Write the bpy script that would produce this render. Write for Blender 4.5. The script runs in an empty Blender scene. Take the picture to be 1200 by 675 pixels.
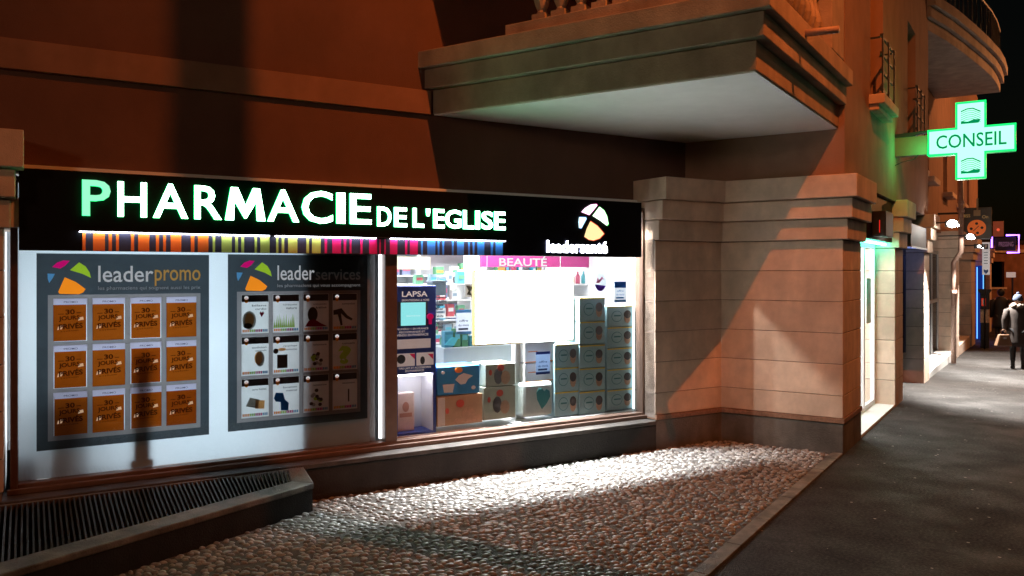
import bpy, bmesh, math, random
import numpy as np
from mathutils import Vector
rnd = random.Random(11)
sc = bpy.context.scene
COL = sc.collection
H = 2.0; FOC = 950.0; CX = 600.0; CY = 318.0; S = 2.0/1.75

# ------------------------------------------------------------------ frames
class Frame:
    def __init__(s, o, ang):
        s.o = o; s.a = ang; s.c = math.cos(ang); s.s = math.sin(ang)
    def local(s, wx, wy):
        dx, dy = wx-s.o[0], wy-s.o[1]
        return dx*s.c+dy*s.s, -dx*s.s+dy*s.c
    def world(s, x, y, z=0.0):
        return (s.o[0]+x*s.c-y*s.s, s.o[1]+x*s.s+y*s.c, z)
    def _r(s, px, py):
        a = s.local(0, 0); rx = (px-CX)/FOC; rz = (CY-py)/FOC
        return a, (rx*s.c+s.s, -rx*s.s+s.c), rz
    def hit(s, px, py, y=0.0):
        a, d, rz = s._r(px, py); t = (y-a[1])/d[1]
        return a[0]+t*d[0], H+t*rz
    def hitx(s, px, py, x=0.0):
        a, d, rz = s._r(px, py); t = (x-a[0])/d[0]
        return a[1]+t*d[1], H+t*rz
    def hitz(s, px, py, z=0.0):
        a, d, rz = s._r(px, py); t = (z-H)/rz
        return a[0]+t*d[0], a[1]+t*d[1]
C0 = (3.157*S, 7.73*S)
FF = Frame((1.296*S, 8.1*S), math.radians(31.0))          # shop front: x along the front, y inwards
RF = Frame(C0, math.atan2(-.548, .836))                  # return wall: x towards the street, y inwards
SF = Frame(C0, math.atan2(.836, .548))                   # street side: x down the street, y inwards
WF = Frame((0, 0), 0.0)
def slope(b): return -.02*max(0.0, b-4.5)
def ground_z(wx, wy): return slope(SF.local(wx, wy)[0])

# ------------------------------------------------------------------ mesh builder
_tc = {}
def text_data(body, bold):
    k = (body, bold)
    if k in _tc: return _tc[k]
    if body == 'M' and bold > 0:
        w = .21
        v = [(0, 0), (w, 0), (w+.02, .58), (.48, .06), (.52, .06), (1-w-.02, .58), (1-w, 0), (1, 0), (.86, 1), (.69, 1), (.5, .46), (.31, 1), (.14, 1)]
        _tc[k] = ([(a, b, 0) for a, b in v], [(0, 1, 2, 12), (2, 11, 12), (2, 3, 10, 11), (3, 4, 10), (4, 5, 9, 10), (5, 8, 9), (5, 6, 7, 8)]); return _tc[k]
    cu = bpy.data.curves.new('t', 'FONT'); cu.body = body; cu.size = 1.0; cu.offset = bold
    cu.resolution_u = 3; cu.align_x = 'LEFT'
    ob = bpy.data.objects.new('t', cu); COL.objects.link(ob)
    bpy.context.view_layer.update()
    me = bpy.data.meshes.new_from_object(ob.evaluated_get(bpy.context.evaluated_depsgraph_get()))
    vs = [tuple(v.co) for v in me.vertices]; fs = [tuple(p.vertices) for p in me.polygons]
    bpy.data.objects.remove(ob); bpy.data.curves.remove(cu); bpy.data.meshes.remove(me)
    _tc[k] = (vs, fs); return _tc[k]

class MB:
    def __init__(s): s.v = []; s.f = []; s.m = []
    def add(s, vs, fs, m=0):
        n = len(s.v); s.v += [tuple(v) for v in vs]
        for f in fs: s.f.append(tuple(i+n for i in f)); s.m.append(m)
        return s
    def box(s, x0, x1, y0, y1, z0, z1, m=0):
        vs = [(x, y, z) for z in (z0, z1) for y in (y0, y1) for x in (x0, x1)]
        return s.add(vs, [(0,2,3,1),(4,5,7,6),(0,1,5,4),(2,6,7,3),(0,4,6,2),(1,3,7,5)], m)
    def slope_slab(s, poly, th, m=0):                # poly of (x,y,z) tops
        n = len(poly); vs = [(p[0], p[1], p[2]-th) for p in poly]+list(poly)
        return s.add(vs, [tuple(range(n-1, -1, -1)), tuple(range(n, 2*n))]+[(i, (i+1) % n, (i+1) % n+n, i+n) for i in range(n)], m)
    def prism(s, poly, y0, y1, m=0):                 # poly in x,z; extruded along y
        n = len(poly); vs = [(p[0], y0, p[1]) for p in poly]+[(p[0], y1, p[1]) for p in poly]
        return s.add(vs, [tuple(range(n)), tuple(range(2*n-1, n-1, -1))]+[(i, i+n, (i+1) % n+n, (i+1) % n) for i in range(n)], m)
    def rect(s, x0, x1, z0, z1, y, m=0):
        return s.add([(x0, y, z0), (x1, y, z0), (x1, y, z1), (x0, y, z1)], [(0, 1, 2, 3)], m)
    def slab(s, poly, z0, z1, m=0):                  # poly in x,y
        n = len(poly); vs = [(p[0], p[1], z0) for p in poly]+[(p[0], p[1], z1) for p in poly]
        return s.add(vs, [tuple(range(n-1, -1, -1)), tuple(range(n, 2*n))]+[(i, (i+1) % n, (i+1) % n+n, i+n) for i in range(n)], m)
    def disc(s, cx, cz, rx, rz, y0, y1, m=0, n=24, a0=0, a1=6.28318):
        return s.prism([(cx+rx*math.cos(a0+(a1-a0)*i/n), cz+rz*math.sin(a0+(a1-a0)*i/n)) for i in range(n)], y0, y1, m)
    def lathe(s, prof, c, m=0, n=16):                # prof: (r,z)
        vs = []; k = len(prof)
        for r, z in prof:
            for i in range(n):
                a = 2*math.pi*i/n; vs.append((c[0]+r*math.cos(a), c[1]+r*math.sin(a), c[2]+z))
        fs = [(j*n+i, j*n+(i+1) % n, (j+1)*n+(i+1) % n, (j+1)*n+i) for j in range(k-1) for i in range(n)]
        fs += [tuple(range(n-1, -1, -1)), tuple(range((k-1)*n, k*n))]
        return s.add(vs, fs, m)
    def tube(s, path, r, m=0, n=8):
        pts = [Vector(p) for p in path]; rings = []; k = len(pts)
        rr = r if isinstance(r, (list, tuple)) else [r]*k
        for i, p in enumerate(pts):
            t = (pts[min(i+1, k-1)]-pts[max(i-1, 0)]).normalized()
            up = Vector((0, 0, 1)) if abs(t.z) < .9 else Vector((1, 0, 0))
            a = t.cross(up).normalized(); b = t.cross(a)
            rings += [p+a*rr[i]*math.cos(2*math.pi*j/n)+b*rr[i]*math.sin(2*math.pi*j/n) for j in range(n)]
        fs = [(i*n+j, i*n+(j+1) % n, (i+1)*n+(j+1) % n, (i+1)*n+j) for i in range(k-1) for j in range(n)]
        fs += [tuple(range(n-1, -1, -1)), tuple(range((k-1)*n, k*n))]
        return s.add(rings, fs, m)
    def ball(s, c, rx, ry, rz, m=0, n=10, k=7):
        return s.lathe_e(c, rx, ry, rz, m, n, k)
    def lathe_e(s, c, rx, ry, rz, m, n, k):
        vs = []
        for j in range(k+1):
            t = math.pi*(.02+.96*j/k)
            for i in range(n):
                a = 2*math.pi*i/n; vs.append((c[0]+rx*math.sin(t)*math.cos(a), c[1]+ry*math.sin(t)*math.sin(a), c[2]-rz*math.cos(t)))
        fs = [(j*n+i, j*n+(i+1) % n, (j+1)*n+(i+1) % n, (j+1)*n+i) for j in range(k) for i in range(n)]
        fs += [tuple(range(n-1, -1, -1)), tuple(range(k*n, (k+1)*n))]
        return s.add(vs, fs, m)
    def text(s, body, x0, x1, z0, z1, y, m=0, bold=0.0, depth=0.0, rot=0.0, flip=False):
        vs, fs = text_data(body, bold)
        xs = [v[0] for v in vs]; ys = [v[1] for v in vs]
        ax, bx, ay, by = min(xs), max(xs), min(ys), max(ys)
        cx, cz = (x0+x1)/2, (z0+z1)/2; out = []
        for v in vs:
            x = x0+(v[0]-ax)/(bx-ax)*(x1-x0)-cx; z = z0+(v[1]-ay)/(by-ay)*(z1-z0)-cz
            out.append((cx+x*math.cos(rot)-z*math.sin(rot), y, cz+x*math.sin(rot)+z*math.cos(rot)))
        if depth:
            n = len(out); bk = [(p[0], y+depth, p[2]) for p in out]; ed = {}
            for f in fs:
                for i in range(len(f)):
                    a, b = f[i], f[(i+1) % len(f)]; ed[(a, b)] = 1
            side = [(a, a+n, b+n, b) for (a, b) in ed if (b, a) not in ed]
            s.add(out+bk, list(fs)+[tuple(i+n for i in reversed(f)) for f in fs], m)
            nn = len(s.v)-2*n
            for f in side: s.f.append(tuple(i+nn for i in f)); s.m.append(m+1)
        else:
            s.add(out, fs, m)
        return s
    def mesh(s, name, mats, base, recalc=True, smooth=False):
        me = bpy.data.meshes.new(name)
        me.from_pydata([(v[0]-base[0], v[1]-base[1], v[2]-base[2]) for v in s.v], [], s.f)
        for m in (mats if isinstance(mats, (list, tuple)) else [mats]): me.materials.append(m)
        me.polygons.foreach_set('material_index', s.m)
        if recalc:
            bm = bmesh.new(); bm.from_mesh(me); bmesh.ops.recalc_face_normals(bm, faces=bm.faces); bm.to_mesh(me); bm.free()
        if smooth: me.polygons.foreach_set('use_smooth', [True]*len(me.polygons))
        me.update(); return me

def props(o, label, cat, group, kind):
    if label: o['label'] = label
    if cat: o['category'] = cat
    if group: o['group'] = group
    if kind: o['kind'] = kind
def addbevel(o, w):
    if w:
        b = o.modifiers.new('bevel', 'BEVEL'); b.width = w; b.segments = 2; b.limit_method = 'ANGLE'
class Thing:
    def __init__(s, name, label, cat, fr=WF, base=(0, 0, 0), group=None, kind=None):
        s.fr = fr; s.base = base; s.o = bpy.data.objects.new(name, None); s.o.empty_display_size = .1
        COL.objects.link(s.o); s.o.location = fr.world(*base); s.o.rotation_euler = (0, 0, fr.a)
        props(s.o, label, cat, group, kind)
    def part(s, name, mb, mats, parent=None, bevel=0, smooth=False, label=None, recalc=True, kind=None):
        o = bpy.data.objects.new(name, mb.mesh(name, mats, s.base, recalc, smooth)); COL.objects.link(o)
        o.parent = parent or s.o; addbevel(o, bevel); props(o, label, None, None, kind); return o
def single(name, label, cat, fr, base, mb, mats, group=None, kind=None, bevel=0, smooth=False, recalc=True):
    o = bpy.data.objects.new(name, mb.mesh(name, mats, base, recalc, smooth)); COL.objects.link(o)
    o.location = fr.world(*base); o.rotation_euler = (0, 0, fr.a); addbevel(o, bevel)
    props(o, label, cat, group, kind); return o
def copy_tree(o, parent=None):
    c = o.copy(); COL.objects.link(c); c.parent = parent
    for ch in o.children: copy_tree(ch, c)
    return c

# ------------------------------------------------------------------ materials
def L(h):                                            # sRGB bytes -> linear
    return tuple(((c/255)/12.92 if c/255 <= .04045 else (((c/255)+.055)/1.055)**2.4) for c in h)
def nodes(name):
    m = bpy.data.materials.new(name); m.use_nodes = True; nt = m.node_tree
    for n in list(nt.nodes): nt.nodes.remove(n)
    out = nt.nodes.new('ShaderNodeOutputMaterial'); return m, nt, out
def pbr(name, col, rough=.7, var=.15, scale=6.0, bump=.0, bscale=60.0, metal=0.0, spec=.5, stain=0.0, em=None, es=0, coat=0):
    m, nt, out = nodes(name); N = nt.nodes.new; K = nt.links.new
    p = N('ShaderNodeBsdfPrincipled'); K(p.outputs[0], out.inputs[0])
    p.inputs['Roughness'].default_value = rough; p.inputs['Metallic'].default_value = metal
    p.inputs['Specular IOR Level'].default_value = spec; p.inputs['Base Color'].default_value = (*col, 1)
    if coat: p.inputs['Coat Weight'].default_value = coat
    tc = N('ShaderNodeTexCoord')
    if var > 0:
        n = N('ShaderNodeTexNoise'); n.inputs['Scale'].default_value = scale; n.inputs['Detail'].default_value = 6
        n.inputs['Roughness'].default_value = .65; K(tc.outputs['Object'], n.inputs['Vector'])
        r = N('ShaderNodeValToRGB'); r.color_ramp.elements[0].position = .3; r.color_ramp.elements[1].position = .7
        r.color_ramp.elements[0].color = (*[c*(1-var) for c in col], 1); r.color_ramp.elements[1].color = (*[min(1, c*(1+var)) for c in col], 1)
        K(n.outputs[0], r.inputs[0]); last = r.outputs[0]
        if stain > 0:
            mp = N('ShaderNodeMapping'); mp.inputs['Scale'].default_value = (1.6, 1.6, .7); K(tc.outputs['Object'], mp.inputs[0])
            n2 = N('ShaderNodeTexNoise'); n2.inputs['Scale'].default_value = 2.2; n2.inputs['Detail'].default_value = 8; K(mp.outputs[0], n2.inputs['Vector'])
            r2 = N('ShaderNodeValToRGB'); r2.color_ramp.elements[0].position = .35; r2.color_ramp.elements[1].position = .62
            r2.color_ramp.elements[0].color = (1-stain, 1-stain, 1-stain, 1); r2.color_ramp.elements[1].color = (1, 1, 1, 1)
            K(n2.outputs[0], r2.inputs[0])
            mx = N('ShaderNodeMix'); mx.data_type = 'RGBA'; mx.blend_type = 'MULTIPLY'; mx.inputs[0].default_value = 1
            K(last, mx.inputs[6]); K(r2.outputs[0], mx.inputs[7]); last = mx.outputs[2]
        K(last, p.inputs['Base Color'])
    if bump > 0:
        n = N('ShaderNodeTexNoise'); n.inputs['Scale'].default_value = bscale; n.inputs['Detail'].default_value = 5
        K(tc.outputs['Object'], n.inputs['Vector'])
        b = N('ShaderNodeBump'); b.inputs['Strength'].default_value = bump; b.inputs['Distance'].default_value = .01
        K(n.outputs[0], b.inputs['Height']); K(b.outputs[0], p.inputs['Normal'])
    if em: p.inputs['Emission Color'].default_value = (*em, 1); p.inputs['Emission Strength'].default_value = es
    return m
def emis(name, col, st):
    m, nt, out = nodes(name); e = nt.nodes.new('ShaderNodeEmission')
    e.inputs[0].default_value = (*col, 1); e.inputs[1].default_value = st; nt.links.new(e.outputs[0], out.inputs[0]); return m
def paper(name, col, t=.65, var=.06, scale=8, em=0.0):
    m, nt, out = nodes(name); N = nt.nodes.new; K = nt.links.new
    d = N('ShaderNodeBsdfDiffuse'); tr = N('ShaderNodeBsdfTranslucent'); g = N('ShaderNodeBsdfGlossy')
    tc = N('ShaderNodeTexCoord'); n = N('ShaderNodeTexNoise'); n.inputs['Scale'].default_value = scale; n.inputs['Detail'].default_value = 4
    K(tc.outputs['Object'], n.inputs['Vector']); r = N('ShaderNodeValToRGB')
    r.color_ramp.elements[0].position = .3; r.color_ramp.elements[1].position = .7
    r.color_ramp.elements[0].color = (*[c*(1-var) for c in col], 1); r.color_ramp.elements[1].color = (*[min(1, c*(1+var)) for c in col], 1)
    K(n.outputs[0], r.inputs[0]); K(r.outputs[0], d.inputs[0]); K(r.outputs[0], tr.inputs[0])
    mx = N('ShaderNodeMixShader'); mx.inputs[0].default_value = t; K(d.outputs[0], mx.inputs[1]); K(tr.outputs[0], mx.inputs[2])
    g.inputs['Roughness'].default_value = .25; m2 = N('ShaderNodeMixShader'); m2.inputs[0].default_value = .03
    K(mx.outputs[0], m2.inputs[1]); K(g.outputs[0], m2.inputs[2])
    if em:  # faint glow painted into the print in place of backlight
        e = N('ShaderNodeEmission'); e.inputs[0].default_value = (*col, 1); e.inputs[1].default_value = em
        a_ = N('ShaderNodeAddShader'); K(m2.outputs[0], a_.inputs[0]); K(e.outputs[0], a_.inputs[1]); K(a_.outputs[0], out.inputs[0])
    else: K(m2.outputs[0], out.inputs[0])
    return m
def glass(name, tint=(1, 1, 1), base=.04):
    m, nt, out = nodes(name); N = nt.nodes.new; K = nt.links.new
    t = N('ShaderNodeBsdfTransparent'); t.inputs[0].default_value = (*tint, 1)
    g = N('ShaderNodeBsdfGlossy'); g.inputs['Roughness'].default_value = .03
    lw = N('ShaderNodeLayerWeight'); lw.inputs[0].default_value = .25
    ma = N('ShaderNodeMath'); ma.operation = 'MULTIPLY_ADD'; ma.inputs[1].default_value = .35; ma.inputs[2].default_value = base
    K(lw.outputs['Fresnel'], ma.inputs[0]); mx = N('ShaderNodeMixShader'); K(ma.outputs[0], mx.inputs[0])
    K(t.outputs[0], mx.inputs[1]); K(g.outputs[0], mx.inputs[2]); K(mx.outputs[0], out.inputs[0]); return m

M = {}
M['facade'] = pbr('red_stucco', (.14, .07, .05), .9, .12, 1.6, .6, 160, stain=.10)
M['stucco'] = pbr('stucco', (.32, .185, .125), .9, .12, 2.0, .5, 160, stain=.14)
M['stucco2'] = pbr('stucco_band', (.25, .135, .09), .9, .10, 3, .3, 220, stain=.15)
M['stone'] = pbr('cut_stone', (.70, .54, .42), .85, .13, 5, .5, 130, stain=.22)
def island_var(m, lo=.86, hi=1.1):
    nt = m.node_tree; p = [n for n in nt.nodes if n.type == 'BSDF_PRINCIPLED'][0]; lk = p.inputs['Base Color'].links[0]; src = lk.from_socket
    ge = nt.nodes.new('ShaderNodeNewGeometry'); mr = nt.nodes.new('ShaderNodeMapRange'); mr.inputs[3].default_value = lo; mr.inputs[4].default_value = hi
    nt.links.new(ge.outputs['Random Per Island'], mr.inputs[0]); cb = nt.nodes.new('ShaderNodeVectorMath'); cb.operation = 'SCALE'
    nt.links.new(src, cb.inputs[0]); nt.links.new(mr.outputs[0], cb.inputs['Scale']); nt.links.new(cb.outputs[0], p.inputs['Base Color'])
island_var(M['stone'])
M['mortar'] = pbr('mortar', (.22, .17, .14), .95, .2, 20)
M['concrete'] = pbr('stained_concrete', (.44, .34, .27), .85, .2, 3, .5, 70, stain=.28)
M['plinth'] = pbr('plinth_render', (.13, .115, .10), .85, .35, 3, .7, 60, stain=.5)
M['trim'] = pbr('brick_trim', (.22, .12, .075), .8, .35, 30, .5, 80)
M['soffit'] = pbr('painted_soffit', (.82, .82, .80), .9, .05, 3, .1, 150)
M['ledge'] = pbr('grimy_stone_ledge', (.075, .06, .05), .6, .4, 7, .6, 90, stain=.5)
M['kside'] = pbr('shaded_kerb_side', (.014, .013, .011), .8, .4, 7, .6, 90, stain=.4)  # near-black base puts the kerb side's shade into the colour
M['wplinth'] = pbr('shaded_plinth', (.030, .025, .022), .85, .4, 3, .6, 60, stain=.4)  # dark base stands for shade under the ledge; stains are its own
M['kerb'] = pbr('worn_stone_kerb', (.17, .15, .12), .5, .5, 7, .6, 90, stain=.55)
M['black'] = pbr('black_panel', (.004, .004, .005), .45, .1, 5, spec=.12)
M['blackm'] = pbr('black_matte', (.008, .008, .009), .6, .1, 5)
M['steel'] = pbr('dirty_steel_grate', (.05, .045, .04), .45, .3, 30, .2, 80, metal=.8)
M['pit'] = pbr('pit_dark', (.01, .01, .01), .9, .1)
M['frame'] = pbr('bronze_aluminium', (.20, .13, .10), .38, .12, 12, metal=.5)
M['alu'] = pbr('brushed_aluminium', (.45, .46, .47), .35, .08, 12, metal=.8)
M['dframe'] = pbr('dark_metal', (.03, .028, .026), .4, .2, 12, metal=.4)
M['white'] = pbr('white_laminate', (.80, .80, .80), .5, .03, 3)
M['wtile'] = pbr('white_tile', (.72, .72, .70), .35, .06, 10)
M['glass'] = glass('shop_glass')
M['dglass'] = glass('dark_glass', (.35, .37, .4), .08)
M['film'] = paper('frosted_film', (.83, .90, .94), .8, .02, 2)
M['greyp'] = pbr('grey_card', (.35, .36, .38), .6, .05)
M['zinc'] = pbr('pink_painted_pipe', (.45, .30, .24), .5, .2, 20, .2)

# ------------------------------------------------------------------ SETTING: ground
def asphalt_mat():
    m, nt, out = nodes('asphalt'); N = nt.nodes.new; K = nt.links.new
    p = N('ShaderNodeBsdfPrincipled'); K(p.outputs[0], out.inputs[0]); p.inputs['Roughness'].default_value = .75; p.inputs['Specular IOR Level'].default_value = .18
    tc = N('ShaderNodeTexCoord')
    n = N('ShaderNodeTexNoise'); n.inputs['Scale'].default_value = 1.1; n.inputs['Detail'].default_value = 9; n.inputs['Roughness'].default_value = .7
    K(tc.outputs['Object'], n.inputs['Vector'])
    r = N('ShaderNodeValToRGB'); r.color_ramp.elements[0].position = .35; r.color_ramp.elements[1].position = .68
    r.color_ramp.elements[0].color = (.015, .0135, .0125, 1); r.color_ramp.elements[1].color = (.028, .0255, .024, 1); K(n.outputs[0], r.inputs[0])
    v = N('ShaderNodeTexVoronoi'); v.inputs['Scale'].default_value = 120; K(tc.outputs['Object'], v.inputs['Vector'])
    r3 = N('ShaderNodeValToRGB'); r3.color_ramp.elements[0].color = (2.0, 2.0, 2.0, 1); r3.color_ramp.elements[1].color = (.6, .6, .6, 1)
    r3.color_ramp.elements[1].position = .75; K(v.outputs['Distance'], r3.inputs[0])
    mx = N('ShaderNodeMix'); mx.data_type = 'RGBA'; mx.blend_type = 'MULTIPLY'; mx.inputs[0].default_value = .8
    K(r.outputs[0], mx.inputs[6]); K(r3.outputs[0], mx.inputs[7])
    ng = N('ShaderNodeTexNoise'); ng.inputs['Scale'].default_value = 42; ng.inputs['Detail'].default_value = 3; K(tc.outputs['Object'], ng.inputs['Vector'])
    rg2 = N('ShaderNodeValToRGB'); rg2.color_ramp.elements[0].position = .38; rg2.color_ramp.elements[0].color = (.45, .45, .45, 1); rg2.color_ramp.elements[1].position = .66; rg2.color_ramp.elements[1].color = (2.0, 1.95, 1.9, 1); K(ng.outputs[0], rg2.inputs[0])
    mg = N('ShaderNodeMix'); mg.data_type = 'RGBA'; mg.blend_type = 'MULTIPLY'; mg.inputs[0].default_value = 1; K(mx.outputs[2], mg.inputs[6]); K(rg2.outputs[0], mg.inputs[7]); mx = mg
    # small pale specks (chewing gum, crumbs)
    v2 = N('ShaderNodeTexVoronoi'); v2.inputs['Scale'].default_value = 5.5; K(tc.outputs['Object'], v2.inputs['Vector'])
    nz = N('ShaderNodeTexNoise'); nz.inputs['Scale'].default_value = 30; K(tc.outputs['Object'], nz.inputs['Vector'])
    ad = N('ShaderNodeMath'); ad.operation = 'MULTIPLY_ADD'; ad.inputs[1].default_value = .08; K(nz.outputs[0], ad.inputs[0]); K(v2.outputs['Distance'], ad.inputs[2])
    lt = N('ShaderNodeMath'); lt.operation = 'LESS_THAN'; lt.inputs[1].default_value = .105; K(ad.outputs[0], lt.inputs[0])
    m3 = N('ShaderNodeMix'); m3.data_type = 'RGBA'; K(lt.outputs[0], m3.inputs[0]); K(mx.outputs[2], m3.inputs[6]); m3.inputs[7].default_value = (.32, .29, .26, 1)
    K(m3.outputs[2], p.inputs['Base Color'])
    nd = N('ShaderNodeTexNoise'); nd.inputs['Scale'].default_value = 1.7; nd.inputs['Detail'].default_value = 8; K(tc.outputs['Object'], nd.inputs['Vector'])
    sc_ = N('ShaderNodeVectorMath'); sc_.operation = 'MULTIPLY_ADD'; sc_.inputs[1].default_value = (.9, .9, 0); K(nd.outputs['Color'], sc_.inputs[0]); K(tc.outputs['Object'], sc_.inputs[2])
    vc = N('ShaderNodeTexVoronoi'); vc.feature = 'DISTANCE_TO_EDGE'; vc.inputs['Scale'].default_value = .42; K(sc_.outputs[0], vc.inputs['Vector'])
    ck = N('ShaderNodeMath'); ck.operation = 'LESS_THAN'; ck.inputs[1].default_value = .0028; K(vc.outputs['Distance'], ck.inputs[0])
    m4 = N('ShaderNodeMix'); m4.data_type = 'RGBA'; K(ck.outputs[0], m4.inputs[0]); K(m3.outputs[2], m4.inputs[6]); m4.inputs[7].default_value = (.012, .011, .01, 1)
    K(m4.outputs[2], p.inputs['Base Color'])
    rg = N('ShaderNodeMapRange'); rg.inputs[1].default_value = .3; rg.inputs[2].default_value = .7; rg.inputs[3].default_value = .5; rg.inputs[4].default_value = .85; K(nd.outputs[0], rg.inputs[0]); K(rg.outputs[0], p.inputs['Roughness'])
    b = N('ShaderNodeBump'); b.inputs['Strength'].default_value = .9; b.inputs['Distance'].default_value = .006
    K(v.outputs['Distance'], b.inputs['Height']); K(b.outputs[0], p.inputs['Normal'])
    return m
g = MB(); bs = [-60, -20, 0, 4.5, 6, 10, 20, 40, 80, 160]; as_ = [-90, -8, -4, 0, 4, 8, 30, 90]
vs = [(b, -a, slope(b)) for b in bs for a in as_]; na = len(as_)
fs = [(i*na+j, i*na+j+1, (i+1)*na+j+1, (i+1)*na+j) for i in range(len(bs)-1) for j in range(na-1)]
g.add(vs, fs); gm = asphalt_mat()
single('asphalt_ground', None, None, SF, (0, 0, 0), g, gm, kind='structure')
# mortar bed of the cobbled forecourt and its stone edging
bed = MB().slab([(-9, -9), (-.115, -9), (-.115, -.0), (-2.2, 1.5), (-9, 1.5)], -.05, .006)
single('cobble_mortar_bed', None, None, RF, (0, 0, 0), bed, pbr('cobble_mortar', (.075, .065, .055), .95, .4, 5, .9, 120), kind='structure')
edge = MB()
yb = -9.0
while yb < -.02:
    ln = rnd.uniform(.55, .8); e = min(yb+ln, -.003)
    edge.box(-.112, -.002, yb, e-.006, -.05, .022); yb += ln
single('kerb_edging', None, None, RF, (0, 0, 0), edge, M['kerb'], kind='structure', bevel=.006)

def pebble_mat():
    m, nt, out = nodes('river_pebbles'); N = nt.nodes.new; K = nt.links.new
    p = N('ShaderNodeBsdfPrincipled'); K(p.outputs[0], out.inputs[0]); p.inputs['Roughness'].default_value = .33
    ge = N('ShaderNodeNewGeometry'); r = N('ShaderNodeValToRGB'); cr = r.color_ramp; cr.elements[0].color = (.13, .12, .105, 1)
    cr.elements[1].color = (.40, .385, .355, 1)
    for q, c in ((.2, (.25, .24, .22, 1)), (.4, (.27, .25, .215, 1)), (.6, (.21, .212, .208, 1)), (.8, (.31, .30, .28, 1))):
        e = cr.elements.new(q); e.color = c
    K(ge.outputs['Random Per Island'], r.inputs[0]); tc = N('ShaderNodeTexCoord')
    n = N('ShaderNodeTexNoise'); n.inputs['Scale'].default_value = 45; n.inputs['Detail'].default_value = 6; K(tc.outputs['Object'], n.inputs['Vector'])
    r2 = N('ShaderNodeValToRGB'); r2.color_ramp.elements[0].color = (.6, .6, .6, 1); r2.color_ramp.elements[0].position = .3; r2.color_ramp.elements[1].color = (1.15, 1.15, 1.15, 1); r2.color_ramp.elements[1].position = .65
    K(n.outputs[0], r2.inputs[0]); mx = N('ShaderNodeMix'); mx.data_type = 'RGBA'; mx.blend_type = 'MULTIPLY'; mx.inputs[0].default_value = 1
    K(r.outputs[0], mx.inputs[6]); K(r2.outputs[0], mx.inputs[7]); K(mx.outputs[2], p.inputs['Base Color'])
    b = N('ShaderNodeBump'); b.inputs['Strength'].default_value = .3; b.inputs['Distance'].default_value = .004; K(n.outputs[0], b.inputs['Height']); K(b.outputs[0], p.inputs['Normal'])
    return m
KZ = .24
KC = WF.hitz(368, 566, KZ)                               # outer corner of the light-well kerb
KCR = RF.local(*KC)
def cobbles():
    n = 9; rings = [(1.0, -.35), (.97, .15), (.78, .62), (.42, .92)]
    V = []; Fc = []; r = random.Random(5); row = 0; y = -7.2; cnt = 0
    while y < .02:
        x = -8.0+(row % 2)*.037
        while x < -.14:
            a = x+r.uniform(-.02, .02); b = y+r.uniform(-.017, .017)
            w = RF.world(a, b); fl = FF.local(w[0], w[1])
            ok = fl[1] < -.25 and b < -.03 and not (a < KCR[0]+.02 and fl[1] > -6 and (a-KCR[0]) < 0 and fl[0] < FF.local(*KC)[0]+.03)
            if w[1] < 2.2 or abs(w[0]) > w[1]*.95+1.2: ok = False
            if ok and r.random() < .95:
                big = r.uniform(.72, 1.2); rx = r.uniform(.025, .037)*big; ry = r.uniform(.0145, .0225)*big; rz = r.uniform(.009, .020)
                an = r.gauss(.58, .28); ca, sa = math.cos(an), math.sin(an); tx, ty = r.uniform(-.12, .12), r.uniform(-.12, .12); base = len(V)
                for s_, hz in rings:
                    for i in range(n):
                        t = 2*math.pi*i/n; lx = rx*s_*math.cos(t); ly = ry*s_*math.sin(t)
                        V.append((a+lx*ca-ly*sa, b+lx*sa+ly*ca, .006+rz*hz+lx*tx+ly*ty))
                V.append((a, b, .006+rz))
                for j in range(3):
                    for i in range(n): Fc.append((base+j*n+i, base+j*n+(i+1) % n, base+(j+1)*n+(i+1) % n, base+(j+1)*n+i))
                for i in range(n): Fc.append((base+3*n+i, base+3*n+(i+1) % n, base+4*n))
                cnt += 1
            x += .074
        y += .0485; row += 1
    me = bpy.data.meshes.new('cobblestone_paving'); me.from_pydata(V, [], Fc); me.materials.append(pebble_mat())
    me.polygons.foreach_set('use_smooth', [True]*len(me.polygons)); me.update()
    o = bpy.data.objects.new('cobblestone_paving', me); COL.objects.link(o); o.location = RF.world(0, 0, 0); o.rotation_euler = (0, 0, RF.a); o['kind'] = 'structure'
    print('pebbles', cnt)
cobbles()

# ------------------------------------------------------------------ PHARMACY BUILDING
WP = -.233                                               # front plane of the stone, window plane is 0
WZ0, WZ1 = .36, 2.72
XL = FF.hit(12, 560, 0)[0]; XM0 = FF.hit(449, 520, 0)[0]; XM1 = FF.hit(463, 515, 0)[0]
XR = .0
UW = .15                                                 # upper wall plane
B = Thing('pharmacy_building', 'orange lit stuccoed corner building with stepped stone pillars and a balustraded balcony over the cobbles', 'building', RF, (0, 0, 0))
def ff(mb):                                              # facade-frame builder -> RF coordinates
    out = MB(); out.f = mb.f; out.m = mb.m
    for x, y, z in mb.v:
        w = FF.world(x, y, z); l = RF.local(w[0], w[1]); out.v.append((l[0], l[1], z))
    return out
def sfc(mb):
    out = MB(); out.f = mb.f; out.m = mb.m; out.v = [(-y, x, z) for x, y, z in mb.v]; return out
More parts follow.
